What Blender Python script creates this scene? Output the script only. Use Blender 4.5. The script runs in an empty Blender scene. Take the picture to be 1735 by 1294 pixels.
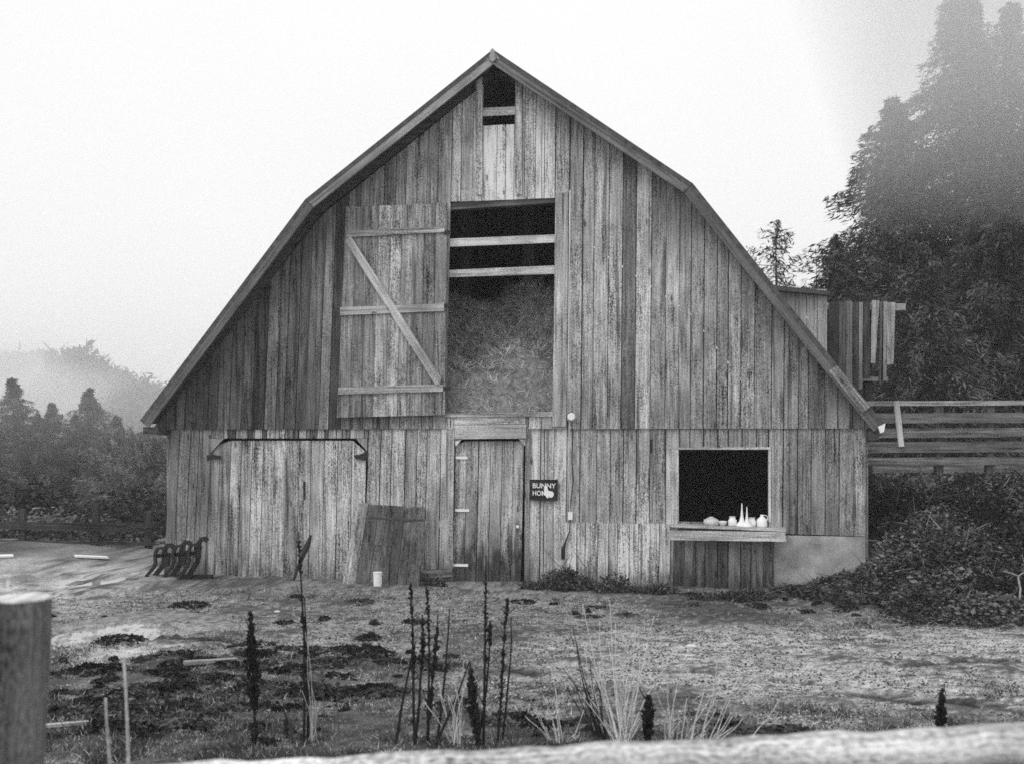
import bpy, math, random
import numpy as np
from mathutils import Vector, Matrix, noise as mnoise

random.seed(11); rng = np.random.default_rng(11)
R = math.radians
scene = bpy.context.scene
col = scene.collection

# ------------------------------------------------------------------ camera
F, CX, CY, HZ = 1800.0, 867.5, 647.0, 740.0      # focal length and horizon measured on the 1735 px wide photograph
CAMZ = 2.2
cd = bpy.data.cameras.new('camera'); cam = bpy.data.objects.new('camera', cd); col.objects.link(cam)
cam.location = (0, 0, CAMZ); cam.rotation_euler = (R(90), 0, 0)
cd.sensor_width = 36.0; cd.lens = 36.0 * F / 1735.0
cd.shift_y = (HZ - CY) / 1735.0
cd.clip_start = 0.1; cd.clip_end = 4000
cd.dof.use_dof = True; cd.dof.focus_distance = 16.0; cd.dof.aperture_fstop = 3.0
scene.camera = cam

# ------------------------------------------------------------------ sky, sun, exposure
SUN_EL, SUN_AZ = R(50), R(-126)                    # behind the camera, a little to the left
w = bpy.data.worlds.new('World'); scene.world = w; w.use_nodes = True
nt = w.node_tree; nt.nodes.clear()
sky = nt.nodes.new('ShaderNodeTexSky'); sky.sky_type = 'NISHITA'; sky.sun_disc = False
sky.sun_elevation = SUN_EL; sky.sun_rotation = SUN_AZ; sky.dust_density = 6; sky.air_density = 1.5
bw = nt.nodes.new('ShaderNodeRGBToBW'); nt.links.new(sky.outputs[0], bw.inputs[0])
sc_ = nt.nodes.new('ShaderNodeMath'); sc_.operation = 'MULTIPLY'; sc_.inputs[1].default_value = 0.9
nt.links.new(bw.outputs[0], sc_.inputs[0])
mn = nt.nodes.new('ShaderNodeMath'); mn.operation = 'MINIMUM'; mn.inputs[1].default_value = 12.0
nt.links.new(sc_.outputs[0], mn.inputs[0])
tc = nt.nodes.new('ShaderNodeTexCoord'); cl = nt.nodes.new('ShaderNodeTexNoise')
cl.inputs['Scale'].default_value = 1.6; cl.inputs['Detail'].default_value = 4
nt.links.new(tc.outputs['Generated'], cl.inputs['Vector'])
mr = nt.nodes.new('ShaderNodeMapRange'); mr.inputs[1].default_value = .3; mr.inputs[2].default_value = .7
mr.inputs[3].default_value = 10.8; mr.inputs[4].default_value = 11.6
nt.links.new(cl.outputs['Fac'], mr.inputs[0])
mx = nt.nodes.new('ShaderNodeMix'); mx.data_type = 'FLOAT'; mx.inputs[0].default_value = 0.9   # thick cloud cover over the clear sky
nt.links.new(mn.outputs[0], mx.inputs[2]); nt.links.new(mr.outputs[0], mx.inputs[3])
bg = nt.nodes.new('ShaderNodeBackground'); bg.inputs['Strength'].default_value = 0.1
nt.links.new(mx.outputs[0], bg.inputs['Color'])
wo = nt.nodes.new('ShaderNodeOutputWorld'); nt.links.new(bg.outputs[0], wo.inputs['Surface'])

sd = bpy.data.lights.new('sun', 'SUN'); sd.energy = 1.2; sd.angle = R(20); sd.color = (1, 1, 1)
sun = bpy.data.objects.new('sun', sd); col.objects.link(sun)
sun.location = (-10, -10, 30)
_d = Vector((math.sin(SUN_AZ) * math.cos(SUN_EL), math.cos(SUN_AZ) * math.cos(SUN_EL), math.sin(SUN_EL)))
sun.rotation_euler = _d.to_track_quat('Z', 'Y').to_euler()
scene.view_settings.view_transform = 'Standard'; scene.view_settings.look = 'None'
scene.view_settings.exposure = 0.0; scene.view_settings.gamma = 1.0
scene.render.engine = 'CYCLES'
cy = scene.cycles
cy.use_denoising = False
cy.max_bounces = 30; cy.diffuse_bounces = 3; cy.volume_bounces = 28; cy.transparent_max_bounces = 8
cy.filter_width = 1.6

# ------------------------------------------------------------------ helpers
def S(t):
    t = np.clip(t, 0, 1); return t * t * (3 - 2 * t)

def W(px, py, y):
    return Vector(((px - CX) / F * y, y, CAMZ - (py - HZ) / F * y))

TH = R(9.5); P0 = Vector((0.05, 16.4, 0.0))
RB = Matrix.Rotation(-TH, 3, 'Z'); RBi = RB.inverted()
_cl = RBi @ (Vector((0, 0, CAMZ)) - P0)

def L(px, py, ly=0.0):
    """photo pixel -> (x, z) on the barn-local plane y = ly"""
    d = RBi @ Vector(((px - CX) / F, 1.0, -(py - HZ) / F))
    t = (ly - _cl.y) / d.y
    return (_cl.x + d.x * t, _cl.z + d.z * t)

def to_world(x, y, z): return RB @ Vector((x, y, z)) + P0

def tag(o, label=None, cat=None, group=None, kind=None):
    if label: o['label'] = label
    if cat: o['category'] = cat
    if group: o['group'] = group
    if kind: o['kind'] = kind
    return o

def empty(name, loc=(0, 0, 0), rz=0.0):
    o = bpy.data.objects.new(name, None); col.objects.link(o)
    o.location = loc; o.rotation_euler = (0, 0, rz); o.empty_display_size = .2
    return o

class MB:
    def __init__(s): s.v = []; s.f = []; s.g = []; s.t = []
    def add(s, vs, fs, gs, tone):
        b = len(s.v); s.v += [tuple(v) for v in vs]; s.f += [tuple(i + b for i in f) for f in fs]
        s.g += gs; s.t += [tone] * len(vs)
    def prism(s, poly, y0, y1, tone=.4, along='z', seed=None):
        """polygon in local x,z from y0 (front) to y1; grain runs along z, x or an angle"""
        if seed is None: seed = random.random() * 97
        a = math.pi / 2 if along == 'z' else 0.0 if along == 'x' else along
        ca, sa = math.cos(a), math.sin(a); n = len(poly)
        vs = [(x, y0, z) for x, z in poly] + [(x, y1, z) for x, z in poly]
        gs = [(-x * sa + z * ca + seed * 13.7, y, x * ca + z * sa + seed * 3.1) for x, y, z in vs]
        area = sum(poly[i][0] * poly[(i + 1) % n][1] - poly[(i + 1) % n][0] * poly[i][1] for i in range(n))
        fs = [tuple(range(n)), tuple(range(2 * n - 1, n - 1, -1))] + [(i, i + n, (i + 1) % n + n, (i + 1) % n) for i in range(n)]
        if area < 0: fs = [f[::-1] for f in fs]
        s.add(vs, fs, gs, tone)
    def beam(s, p0, p1, wd, th, tone=.4, up=(0, 0, 1), seed=None, taper=1.0):
        if seed is None: seed = random.random() * 97
        p0, p1 = Vector(p0), Vector(p1); d = p1 - p0; ln = d.length; d.normalize()
        u = Vector(up); sdir = d.cross(u)
        if sdir.length < 1e-4: sdir = d.cross(Vector((0, 1, 0)))
        sdir.normalize(); u = sdir.cross(d).normalized()
        vs = []; gs = []
        for k, (p, f) in enumerate(((p0, 1.0), (p1, taper))):
            for a, b in ((-1, -1), (1, -1), (1, 1), (-1, 1)):
                vs.append(p + sdir * a * wd / 2 * f + u * b * th / 2 * f)
                gs.append((a * wd / 2 + b * th * .6 + seed * 13.7, 0.0, k * ln + seed * 3.1))
        fs = [(0, 1, 2, 3)[::-1], (4, 5, 6, 7)] + [(i, (i + 1) % 4, (i + 1) % 4 + 4, i + 4) for i in range(4)]
        s.add(vs, fs, gs, tone)
    def tube(s, pts, rad, n=8, tone=.4, cap=True, seed=None):
        if seed is None: seed = random.random() * 97
        pts = [Vector(p) for p in pts]; m = len(pts)
        rad = [rad] * m if isinstance(rad, (int, float)) else rad
        vs = []; gs = []; al = 0
        for i, p in enumerate(pts):
            d = (pts[min(i + 1, m - 1)] - pts[max(i - 1, 0)]).normalized()
            a = d.cross(Vector((0, 1, 0)) if abs(d.y) < .9 else Vector((1, 0, 0))).normalized(); b = d.cross(a)
            if i: al += (p - pts[i - 1]).length
            for k in range(n):
                th = 2 * math.pi * k / n
                vs.append(p + (a * math.cos(th) + b * math.sin(th)) * rad[i])
                gs.append((abs(k - n / 2) / n * 6.28 * rad[i] + seed * 13.7, 0, al + seed * 3.1))
        fs = []
        for i in range(m - 1):
            for k in range(n):
                a0 = i * n + k; a1 = i * n + (k + 1) % n
                fs.append((a0, a1, a1 + n, a0 + n))
        if cap: fs += [tuple(range(n))[::-1], tuple(range((m - 1) * n, m * n))]
        s.add(vs, fs, gs, tone)
    def lathe(s, c, prof, n=20, tone=.8):
        vs = []; gs = []
        for r, z in prof:
            for k in range(n):
                a = 2 * math.pi * k / n
                vs.append((c[0] + r * math.cos(a), c[1] + r * math.sin(a), c[2] + z)); gs.append((a * r, 0, z))
        m = len(prof)
        fs = [(i * n + k, i * n + (k + 1) % n, (i + 1) * n + (k + 1) % n, (i + 1) * n + k) for i in range(m - 1) for k in range(n)]
        fs += [tuple(range(n))[::-1], tuple(range((m - 1) * n, m * n))]
        s.add(vs, fs, gs, tone)
    def build(s, name, mat, parent=None, smooth=False):
        me = bpy.data.meshes.new(name); me.from_pydata(s.v, [], s.f); me.update()
        a = me.attributes.new('gco', 'FLOAT_VECTOR', 'POINT'); a.data.foreach_set('vector', np.array(s.g, dtype=np.float32).ravel())
        a = me.attributes.new('tone', 'FLOAT', 'POINT'); a.data.foreach_set('value', np.array(s.t, dtype=np.float32))
        if smooth: me.polygons.foreach_set('use_smooth', [True] * len(me.polygons))
        me.materials.append(mat)
        o = bpy.data.objects.new(name, me); col.objects.link(o)
        if parent: o.parent = parent
        return o

def mesh_np(name, V, Fc, mat, tone=None, parent=None, smooth=False):
    """V (n,3), Fc (m,k) arrays -> object; tone per vertex"""
    V = np.asarray(V, np.float32); Fc = np.asarray(Fc, np.int32); k = Fc.shape[1]
    me = bpy.data.meshes.new(name)
    me.vertices.add(len(V)); me.vertices.foreach_set('co', V.ravel())
    me.loops.add(Fc.size); me.loops.foreach_set('vertex_index', Fc.ravel())
    me.polygons.add(len(Fc)); me.polygons.foreach_set('loop_start', np.arange(0, Fc.size, k, dtype=np.int32))
    me.update(calc_edges=True)
    if tone is not None:
        a = me.attributes.new('tone', 'FLOAT', 'POINT'); a.data.foreach_set('value', np.asarray(tone, np.float32))
    if smooth: me.polygons.foreach_set('use_smooth', [True] * len(me.polygons))
    me.materials.append(mat)
    o = bpy.data.objects.new(name, me); col.objects.link(o)
    if parent: o.parent = parent
    return o

# ------------------------------------------------------------------ materials
class NT:
    def __init__(s, name, rough=.9, spec=.15):
        s.m = bpy.data.materials.new(name); s.m.use_nodes = True; s.t = s.m.node_tree
        s.b = s.t.nodes['Principled BSDF']; s.b.inputs['Roughness'].default_value = rough
        s.b.inputs['Specular IOR Level'].default_value = spec
    def n(s, k): return s.t.nodes.new(k)
    def attr(s, nm, out='Fac'):
        a = s.n('ShaderNodeAttribute'); a.attribute_name = nm; return a.outputs[out]
    def objco(s): return s.n('ShaderNodeTexCoord').outputs['Object']
    def sc(s, v, xyz):
        m = s.n('ShaderNodeVectorMath'); m.operation = 'MULTIPLY'; s.t.links.new(v, m.inputs[0]); m.inputs[1].default_value = xyz; return m.outputs[0]
    def noise(s, v, scale=1, detail=4, rough=.6):
        x = s.n('ShaderNodeTexNoise'); s.t.links.new(v, x.inputs['Vector'])
        x.inputs['Scale'].default_value = scale; x.inputs['Detail'].default_value = detail; x.inputs['Roughness'].default_value = rough
        return x.outputs['Fac']
    def voro(s, v, scale=1):
        x = s.n('ShaderNodeTexVoronoi'); s.t.links.new(v, x.inputs['Vector']); x.inputs['Scale'].default_value = scale; return x.outputs['Distance']
    def mr(s, v, a, b, c, d):
        x = s.n('ShaderNodeMapRange'); s.t.links.new(v, x.inputs[0])
        for i, q in enumerate((a, b, c, d)): x.inputs[i + 1].default_value = q
        return x.outputs[0]
    def op(s, o, a, b):
        x = s.n('ShaderNodeMath'); x.operation = o
        for i, q in enumerate((a, b)):
            if isinstance(q, (int, float)): x.inputs[i].default_value = q
            else: s.t.links.new(q, x.inputs[i])
        return x.outputs[0]
    def z(s, v):
        x = s.n('ShaderNodeSeparateXYZ'); s.t.links.new(v, x.inputs[0]); return x.outputs[2]
    def done(s, val, bump=None, bs=.3, bd=.01):
        c = s.n('ShaderNodeCombineColor')
        for i in range(3): s.t.links.new(val, c.inputs[i])
        s.t.links.new(c.outputs[0], s.b.inputs['Base Color'])
        if bump is not None:
            bp = s.n('ShaderNodeBump'); bp.inputs['Strength'].default_value = bs; bp.inputs['Distance'].default_value = bd
            s.t.links.new(bump, bp.inputs['Height']); s.t.links.new(bp.outputs[0], s.b.inputs['Normal'])
        return s.m

def wood(name, contrast=1.0, stain=0.0, stain_z=(.1, 1.1), knots=True, streak=1.0):
    k = NT(name); g = k.attr('gco', 'Vector'); tone = k.attr('tone'); oc = k.objco()
    fine = k.noise(k.sc(g, (110, 40, 2.6)), 1, 6, .7)
    mid = k.noise(k.sc(g, (26, 8, .9)), 1, 4, .6)
    blot = k.noise(k.sc(g, (5, 5, 1.7)), 1, 5, .65)
    spk = k.noise(k.sc(g, (75, 75, 45)), 1, 2, .5)
    v = k.op('ADD', k.op('MULTIPLY', k.mr(fine, .25, .75, -.5, .5), 1.15 * contrast), k.op('MULTIPLY', k.mr(mid, .25, .75, -.5, .5), .8 * contrast))
    v = k.op('ADD', v, k.op('MULTIPLY', k.mr(blot, .25, .75, -.5, .5), .75 * contrast))
    v = k.op('ADD', v, k.op('MULTIPLY', k.mr(spk, .25, .75, -.5, .5), 1.15 * contrast))
    v = k.op('MULTIPLY', v, k.mr(k.noise(k.sc(g, (3, 3, .7)), 1, 3, .6), .32, .68, .45, 1.5))
    v = k.op('MULTIPLY', tone, k.op('MAXIMUM', k.mr(v, -1.1, 1.1, .0, 2.1), .08))
    st = k.noise(k.sc(g, (15, 5, .45)), 1, 3, .6)
    v = k.op('MULTIPLY', v, k.mr(st, .53, .68, 1.0, 1.0 - .6 * streak))
    crack = k.noise(k.sc(g, (60, 20, .8)), 1, 3, .7)
    v = k.op('MULTIPLY', v, k.mr(crack, .62, .70, 1.0, .25))
    big = k.noise(k.sc(oc, (.9, .9, .6)), 1, 4, .6)
    v = k.op('MULTIPLY', v, k.mr(big, .3, .7, .58, 1.32))
    if knots:
        d = k.voro(k.sc(g, (4.2, 1, 1.5)), 1)
        v = k.op('MULTIPLY', v, k.mr(d, .05, .11, .3, 1.0))
    if stain:
        sn = k.noise(k.sc(g, (9, 3, 1.6)), 1, 4, .6)
        hz = k.mr(k.z(oc), stain_z[0], stain_z[1], .34, -.2)
        m = k.mr(k.op('ADD', sn, hz), .55, .78, 1.0, 1.0 - stain)
        v = k.op('MULTIPLY', v, m)
    v = k.op('MINIMUM', v, .85)
    return k.done(v, fine, .35, .004)

def plain(name, val, rough=.7, spec=.3, var=.35, scale=25):
    k = NT(name, rough, spec); n = k.noise(k.objco(), scale, 4, .6)
    return k.done(k.op('MULTIPLY', k.mr(n, .3, .7, 1 - var, 1 + var), val))

def toned(name, rough=.9, spec=.1, var=.4, scale=20, trans=0.0):
    k = NT(name, rough, spec); n = k.noise(k.objco(), scale, 3, .6)
    return k.done(k.op('MULTIPLY', k.mr(n, .3, .7, 1 - var, 1 + var), k.attr('tone')))

M_up = wood('weathered_siding', 1.40)
M_low = wood('lower_siding', 1.33, stain=.6, stain_z=(-.1, .7))
M_wide = wood('wide_door_boards', 1.47, stain=.45, stain_z=(-.2, .7))
M_door = wood('door_boards', 1.40, stain=.8, stain_z=(.1, 1.4))
M_trim = wood('trim_boards', 1.12)
M_dark = wood('dark_boards', 1.40)
M_rail = wood('rail_wood', .7, knots=False)
M_roof = plain('roof_covering', .09, .8, .2, .4, 12)
M_black = plain('dark_iron', .018, .55, .4, .4, 40)
M_white = plain('white_paint', .9, .5, .3, .06, 20)
M_tin = plain('pale_metal', .62, .45, .4, .15, 30)
M_conc = None
_k = NT('rough_concrete'); _o = _k.objco()
_n1 = _k.noise(_o, 3, 6, .65); _n2 = _k.noise(_o, 60, 3, .6)
_v = _k.op('ADD', _k.mr(_n1, .25, .75, .18, .62), _k.mr(_n2, .3, .7, -.13, .13))
M_conc = _k.done(_v, _n2, .5, .01)
M_leaf = toned('needle_foliage', .9, .08, .45, 3)
M_bramble = toned('bramble_leaves', .8, .15, .45, 6)
M_grass = toned('grass_blades', .85, .15, .35, 8)
M_stalk = toned('dry_stalks', .85, .12, .35, 30)
M_bark = plain('bark', .07, .95, .1, .5, 14)

# ------------------------------------------------------------------ terrain
def hfun(x, y):
    x = np.asarray(x, float); y = np.asarray(y, float)
    h = -0.05 + 0.55 * S((12.6 - y) / 9.6)
    h = h + 1.55 * S((x - 3.9) / 3.0) * S((y - 13.1) / 4.0)
    h = h + 4.0 * S((x - 8) / 22) * S((y - 19) / 25)
    h = h - 6.5 * S((y - 21.5) / 45) * S((-x + 1) / 6)
    h = h + 0.25 * S((-x - 5) / 5) * S((y - 11) / 8) * S((24 - y) / 3)
    return h

def ground_at(px, py):
    d = Vector(((px - CX) / F, 1.0, -(py - HZ) / F)); y = 3.0
    while y < 60:
        if CAMZ + d.z * y <= float(hfun(d.x * y, y)): break
        y += .01
    return Vector((d.x * y, y, float(hfun(d.x * y, y))))

def axis(lo, a, b, hi, step, grow=1.16):
    m = list(np.arange(a, b + step / 2, step)); s = step; l = []; x = a
    while x > lo: s *= grow; x -= s; l.append(x)
    s = step; r = []; x = b
    while x < hi: s *= grow; x += s; r.append(x)
    return np.array(l[::-1] + m + r)

gx = axis(-700, -6.5, 6.5, 700, .05); gy = axis(-60, 5.8, 14.5, 900, .05)
XX, YY = np.meshgrid(gx, gy); HH = hfun(XX, YY)

def fnoise(x, y, sc, seed=0.0, oct=3):
    f = lambda a, b: mnoise.fractal(Vector((a * sc + seed, b * sc - seed * .7, seed * .31)), 1.0, 2.0, oct)
    return np.vectorize(f)(x, y)
near = (np.abs(XX) < 14) & (YY > 3) & (YY < 30)
N1 = np.zeros_like(XX); N2 = np.zeros_like(XX); N3 = np.zeros_like(XX)
N1[near] = fnoise(XX[near], YY[near], .55, 3.1); N2[near] = fnoise(XX[near], YY[near], 2.3, 8.3); N3[near] = fnoise(XX[near], YY[near], 6.5, 1.7, 2); N4 = np.zeros_like(XX); N4[near] = fnoise(XX[near], YY[near], 15.0, 4.4, 2)
HH = HH + near * (N1 * .03 + N2 * .014 + N3 * .006)

def zone(x, y, n1, n2, n3, n4):
    """real albedo of the yard surface: pale gravel, dark turf clumps and mud"""
    pale = np.full_like(x, .265)
    pale += .17 * S((x + .8) / 2.2) * S((12.9 - y) / 1.2) * S((y - np.clip(8.9 - .55 * x, 6.7, 9)) / .8)                # pale gravel drive
    pale += .16 * S((-x - 5.0) / 1.2) * S((y - 13.0) / 1.2) * S((18.8 - y) / 1.0)             # bleached track on the left
    pale += .16 * np.exp(-(((x + 3.7) / 1.6) ** 2 + ((y - 11.2) / 1.0) ** 2))
    pale *= 1 + .25 * n1 + .35 * n2 + .5 * n3 + .6 * n4
    cover = np.full_like(x, -.27)                                                            # how much dark turf stands on it
    cover += .50 * S((-x + .6) / 2.4) * S((12.2 - y) / 2.6)
    cover += .34 * S((np.clip(8.9 - .55 * x, 6.7, 9) + .3 - y) / .7)
    cover += .5 * S((x - .8) / 1.6) * S((y - 12.4) / .8)
    cover += .22 * S((y - 15.4) / .6) * S((x + 5.5) / .5)
    cover += .35 * S((-x - 4.5) / 1) * S((y - 17.6) / 1.2)
    cover -= .35 * np.exp(-(((x + 3.9) / 1.3) ** 2 + ((y - 10.9) / .7) ** 2))
    m = S((cover + .85 * n1 + 1.0 * n2 + .9 * n3 + .9 * n4 + .05) / .55)
    t = pale * (1 - m) + (.06 + .06 * n3 + .04 * n2 + .05 * n4) * m
    return np.clip(t, .02, .68), m
TT, TM = zone(XX, YY, N1, N2, N3, N4)
HH = HH + near * TM * .015

def polyline_dist(x, y, pts):
    d = np.full_like(x, 1e9)
    for (ax, ay), (bx, by) in zip(pts[:-1], pts[1:]):
        ex, ey = bx - ax, by - ay; q = np.clip(((x - ax) * ex + (y - ay) * ey) / (ex * ex + ey * ey), 0, 1)
        d = np.minimum(d, np.hypot(x - ax - q * ex, y - ay - q * ey))
    return d
RUTS = [([(1090, 1132), (1250, 1143), (1480, 1160)], .09, .3), ([(1455, 1170), (1530, 1183), (1620, 1190), (1740, 1204)], .24, .08),
        ([(1500, 1166), (1600, 1180), (1740, 1190)], .07, .25), ([(1540, 1131), (1640, 1124), (1740, 1124)], .08, .25),
        ([(240, 1081), (330, 1085), (400, 1094)], .2, .12), ([(90, 1132), (200, 1136), (330, 1131)], .2, .2), ([(90, 1165), (180, 1172), (260, 1168)], .14, .3), ([(110, 1215), (190, 1220), (240, 1216)], .12, .3),
        ([(580, 1062), (660, 1072), (700, 1070)], .08, .35), ([(350, 1003), (480, 1009), (620, 1008)], .09, .4), ([(400, 1110), (520, 1116), (640, 1112), (700, 1120)], .2, .3), ([(840, 1135), (900, 1138)], .25, .2), ([(700, 1168), (580, 1172), (480, 1165)], .12, .4)]
for pts, wd, k in RUTS:
    gp = [ground_at(*p)[:2] for p in pts]
    d = polyline_dist(XX, YY, gp) + N2 * .07 + N3 * .05 + N4 * .03
    m = S(1 - d / wd * .7); TT *= 1 - m * (1 - k); HH -= m * .035

PUDDLES = []
for px, py, wpx, hpx in ((185, 1088, 230, 62), (70, 982, 260, 34), (330, 1100, 120, 22)):
    c = ground_at(px, py); wx = wpx / F * c.y / 2; a_ = (ground_at(px, py - hpx / 2).y - ground_at(px, py + hpx / 2).y) / 2
    far_ = np.hypot((XX - c.x) / wx, (YY - c.y) / a_); rr = far_ + N2 * .5 + N1 * .5
    z = float(hfun(c.x, c.y)) - .005
    bed = z - .010 + .035 * N2 + .045 * N3 + .05 * N4 + .03 * S((rr - .5) / .5)
    f = S((1.25 - rr) / .35); HH = HH * (1 - f) + bed * f
    edge = S((1.75 - far_) / .2) * S((far_ - 1.0) / .2); HH = np.where(edge > .05, np.maximum(HH, z + .012 * edge - .004), HH)
    PUDDLES.append((c, wx, a_, z))
ny, nx = XX.shape
V = np.stack([XX.ravel(), YY.ravel(), HH.ravel()], 1)
idx = np.arange(ny * nx).reshape(ny, nx)
Fq = np.stack([idx[:-1, :-1].ravel(), idx[:-1, 1:].ravel(), idx[1:, 1:].ravel(), idx[1:, :-1].ravel()], 1)
k = NT('yard_ground', .95, .12); oc = k.objco()
a = k.noise(oc, 9, 5, .7); b = k.noise(oc, 45, 4, .7); c = k.noise(oc, 1.4, 4, .6); d_ = k.noise(oc, 140, 2, .5)
v = k.op('ADD', k.op('ADD', k.mr(a, .25, .75, -.55, .55), k.mr(b, .25, .75, -1.0, 1.0)), k.op('ADD', k.mr(c, .3, .7, -.25, .25), k.mr(d_, .25, .75, -.8, .8)))
v = k.op('MULTIPLY', k.attr('tone'), k.op('MAXIMUM', k.mr(v, -1.3, 1.3, .1, 1.9), .1))
M_ground = k.done(v, k.op('ADD', a, b), .45, .02)
g = mesh_np('ground', V, Fq, M_ground, TT.ravel(), smooth=True); tag(g, kind='structure')

def zat(x, y):
    n1 = mnoise.fractal(Vector((x * .55 + 3.1, y * .55 - 2.17, .961)), 1, 2, 3); n2 = mnoise.fractal(Vector((x * 2.3 + 8.3, y * 2.3 - 5.81, 2.573)), 1, 2, 3)
    return float(hfun(x, y)) + n1 * .03 + n2 * .014

# ------------------------------------------------------------------ barn
barn = empty('barn', P0, -TH)
tag(barn, 'large weathered board barn with gambrel roof, open hay loft and two closed doors', 'barn')
OV = -0.40
ROOF = [L(*p, OV) for p in ((237, 712), (517, 338), (835, 84), (1174, 311), (1498, 718))]
DEPTH = 15.0
def roof_z(x):
    xs = [p[0] for p in ROOF]; zs = [p[1] for p in ROOF]
    return float(np.interp(x, xs, zs))

SEAM = L(873, 724)[1]
XL, XR = L(283, 740)[0], L(1469, 740)[0]
LEAN = lambda x: float(np.interp(x, [-5.4, -3, 0, 5.4], [.052, .040, .012, .004]))
ZREF = SEAM
def lean(x, z): return x + LEAN(x) * (z - ZREF)
def unlean(x, z): return x - LEAN(x) * (z - ZREF)

BRIGHT = 1.02
def boards(mb, edges, zlo, zhi, tone, y0, th=.025, gap=(.006, .02), jit=.008, rag=0.0):
    """a row of vertical boards; zlo / zhi are numbers or functions of x; tone a function of x"""
    for xa, xb in zip(edges[:-1], edges[1:]):
        g = random.uniform(*gap) / 2; a, b = xa + g, xb - g
        if b - a < .02: continue
        f = lambda q, x: q(x) if callable(q) else q
        rg = random.uniform(-rag, rag)
        lo = (f(zlo, a) + rg, f(zlo, b) + rg); hi = (f(zhi, a), f(zhi, b))
        if max(hi) - min(lo) < .05: continue
        P = [(lean(a, lo[0]), lo[0]), (lean(b, lo[1]), lo[1]), (lean(b, hi[1]), hi[1]), (lean(a, hi[0]), hi[0])]
        t = tone((a + b) / 2) if callable(tone) else tone
        dy = random.uniform(-jit, jit)
        mb.prism(P, y0 + dy, y0 + th + dy, max(.04, BRIGHT * t * random.choice((.78, .88, .95, 1, 1.05, 1.12, 1.22))))

def edges_between(marks, wd=.2):
    out = []
    for a, b in zip(marks[:-1], marks[1:]):
        n = max(1, round((b - a) / wd)); q = [a + (b - a) * i / n for i in range(n + 1)]
        q = [q[0]] + [x + random.uniform(-.03, .03) for x in q[1:-1]] + [q[-1]]
        out += q[:-1]
    return out + [marks[-1]]

YU, YL = -0.03, 0.0                                   # faces of the upper and the lower siding
pxu = lambda px, py=724: unlean(L(px, py, YU)[0], L(px, py, YU)[1])
pxl = lambda px, py=850: unlean(L(px, py, YL)[0], L(px, py, YL)[1])
zu = lambda px, py: L(px, py, YU)[1]
zl = lambda px, py: L(px, py, YL)[1]

# upper wall ---------------------------------------------------------------
lo_l, lo_r = pxu(760, 520), pxu(938, 520)             # loft opening
lo_t, lo_b = zu(850, 339), zu(850, 702)
vt_l, vt_r = pxu(818, 175), pxu(872, 175)             # gable vent
vt_t, vt_b = zu(845, 128), zu(845, 212)
top = lambda x: roof_z(x) - .17
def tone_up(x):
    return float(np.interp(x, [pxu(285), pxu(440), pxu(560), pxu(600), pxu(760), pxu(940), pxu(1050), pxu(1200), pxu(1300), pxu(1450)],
                           [.12, .12, .17, .20, .30, .42, .36, .33, .24, .22]))  # left end set darker: shade under the eave put into the board tones
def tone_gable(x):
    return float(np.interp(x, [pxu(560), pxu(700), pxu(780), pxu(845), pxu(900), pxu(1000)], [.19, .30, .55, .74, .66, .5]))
mb = MB()
knl, knr = unlean(ROOF[1][0], ROOF[1][1]), unlean(ROOF[3][0], ROOF[3][1])
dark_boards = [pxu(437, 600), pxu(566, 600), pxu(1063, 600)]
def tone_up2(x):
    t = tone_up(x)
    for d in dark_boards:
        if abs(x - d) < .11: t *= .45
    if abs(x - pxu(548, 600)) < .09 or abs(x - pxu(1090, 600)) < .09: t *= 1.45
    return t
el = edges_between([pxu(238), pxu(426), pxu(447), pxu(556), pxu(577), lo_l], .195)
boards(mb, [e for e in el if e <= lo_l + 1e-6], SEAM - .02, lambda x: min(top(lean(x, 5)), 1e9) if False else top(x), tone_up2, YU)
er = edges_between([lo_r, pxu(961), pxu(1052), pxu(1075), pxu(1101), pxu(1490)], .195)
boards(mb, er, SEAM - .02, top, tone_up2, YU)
eg = edges_between([lo_l, vt_l, unlean(ROOF[2][0], 7), vt_r, lo_r], .17)
def seg(lo, hi, f):
    return [e for e in eg if lo - 1e-6 <= e <= hi + 1e-6]
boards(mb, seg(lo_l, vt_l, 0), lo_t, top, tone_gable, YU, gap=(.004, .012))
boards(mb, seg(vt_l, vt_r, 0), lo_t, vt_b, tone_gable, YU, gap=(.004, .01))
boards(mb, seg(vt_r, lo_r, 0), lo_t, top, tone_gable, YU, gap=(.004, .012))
boards(mb, seg(vt_l, vt_r, 0), vt_t, top, lambda x: .12, YU)
boards(mb, edges_between([lo_l - .12, lo_r + .05], .2), SEAM - .02, lo_b - .02, lambda x: .42, YU + .002)
mb.build('upper_wall', M_up, barn)

# lower wall -----------------------------------------------------------------
gd_l, gd_r = pxl(352, 860), pxl(622, 800)
ed_l, ed_r = pxl(769, 860), pxl(890, 860)
wn_l, wn_r = pxl(1150, 820), pxl(1302, 820)
wn_t, wn_b = zl(1226, 761), zl(1226, 884)
gd_t, ed_t = zl(490, 742), zl(830, 743)
base = lambda x: zat(*to_world(x, 0, 0)[:2]) - .08
sill_r = lambda x: float(np.interp(x, [pxl(1310), pxl(1467)], [zl(1310, 903), zl(1467, 908)]))
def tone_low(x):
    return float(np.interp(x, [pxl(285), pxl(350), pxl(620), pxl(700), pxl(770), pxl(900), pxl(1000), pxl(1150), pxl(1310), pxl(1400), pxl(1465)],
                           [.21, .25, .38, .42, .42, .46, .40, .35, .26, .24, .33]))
mb = MB()
ZT = SEAM - .015
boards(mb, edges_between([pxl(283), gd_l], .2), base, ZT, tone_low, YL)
boards(mb, edges_between([gd_l, pxl(378, 743)], .2), gd_t, ZT, tone_low, YL)
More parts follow.
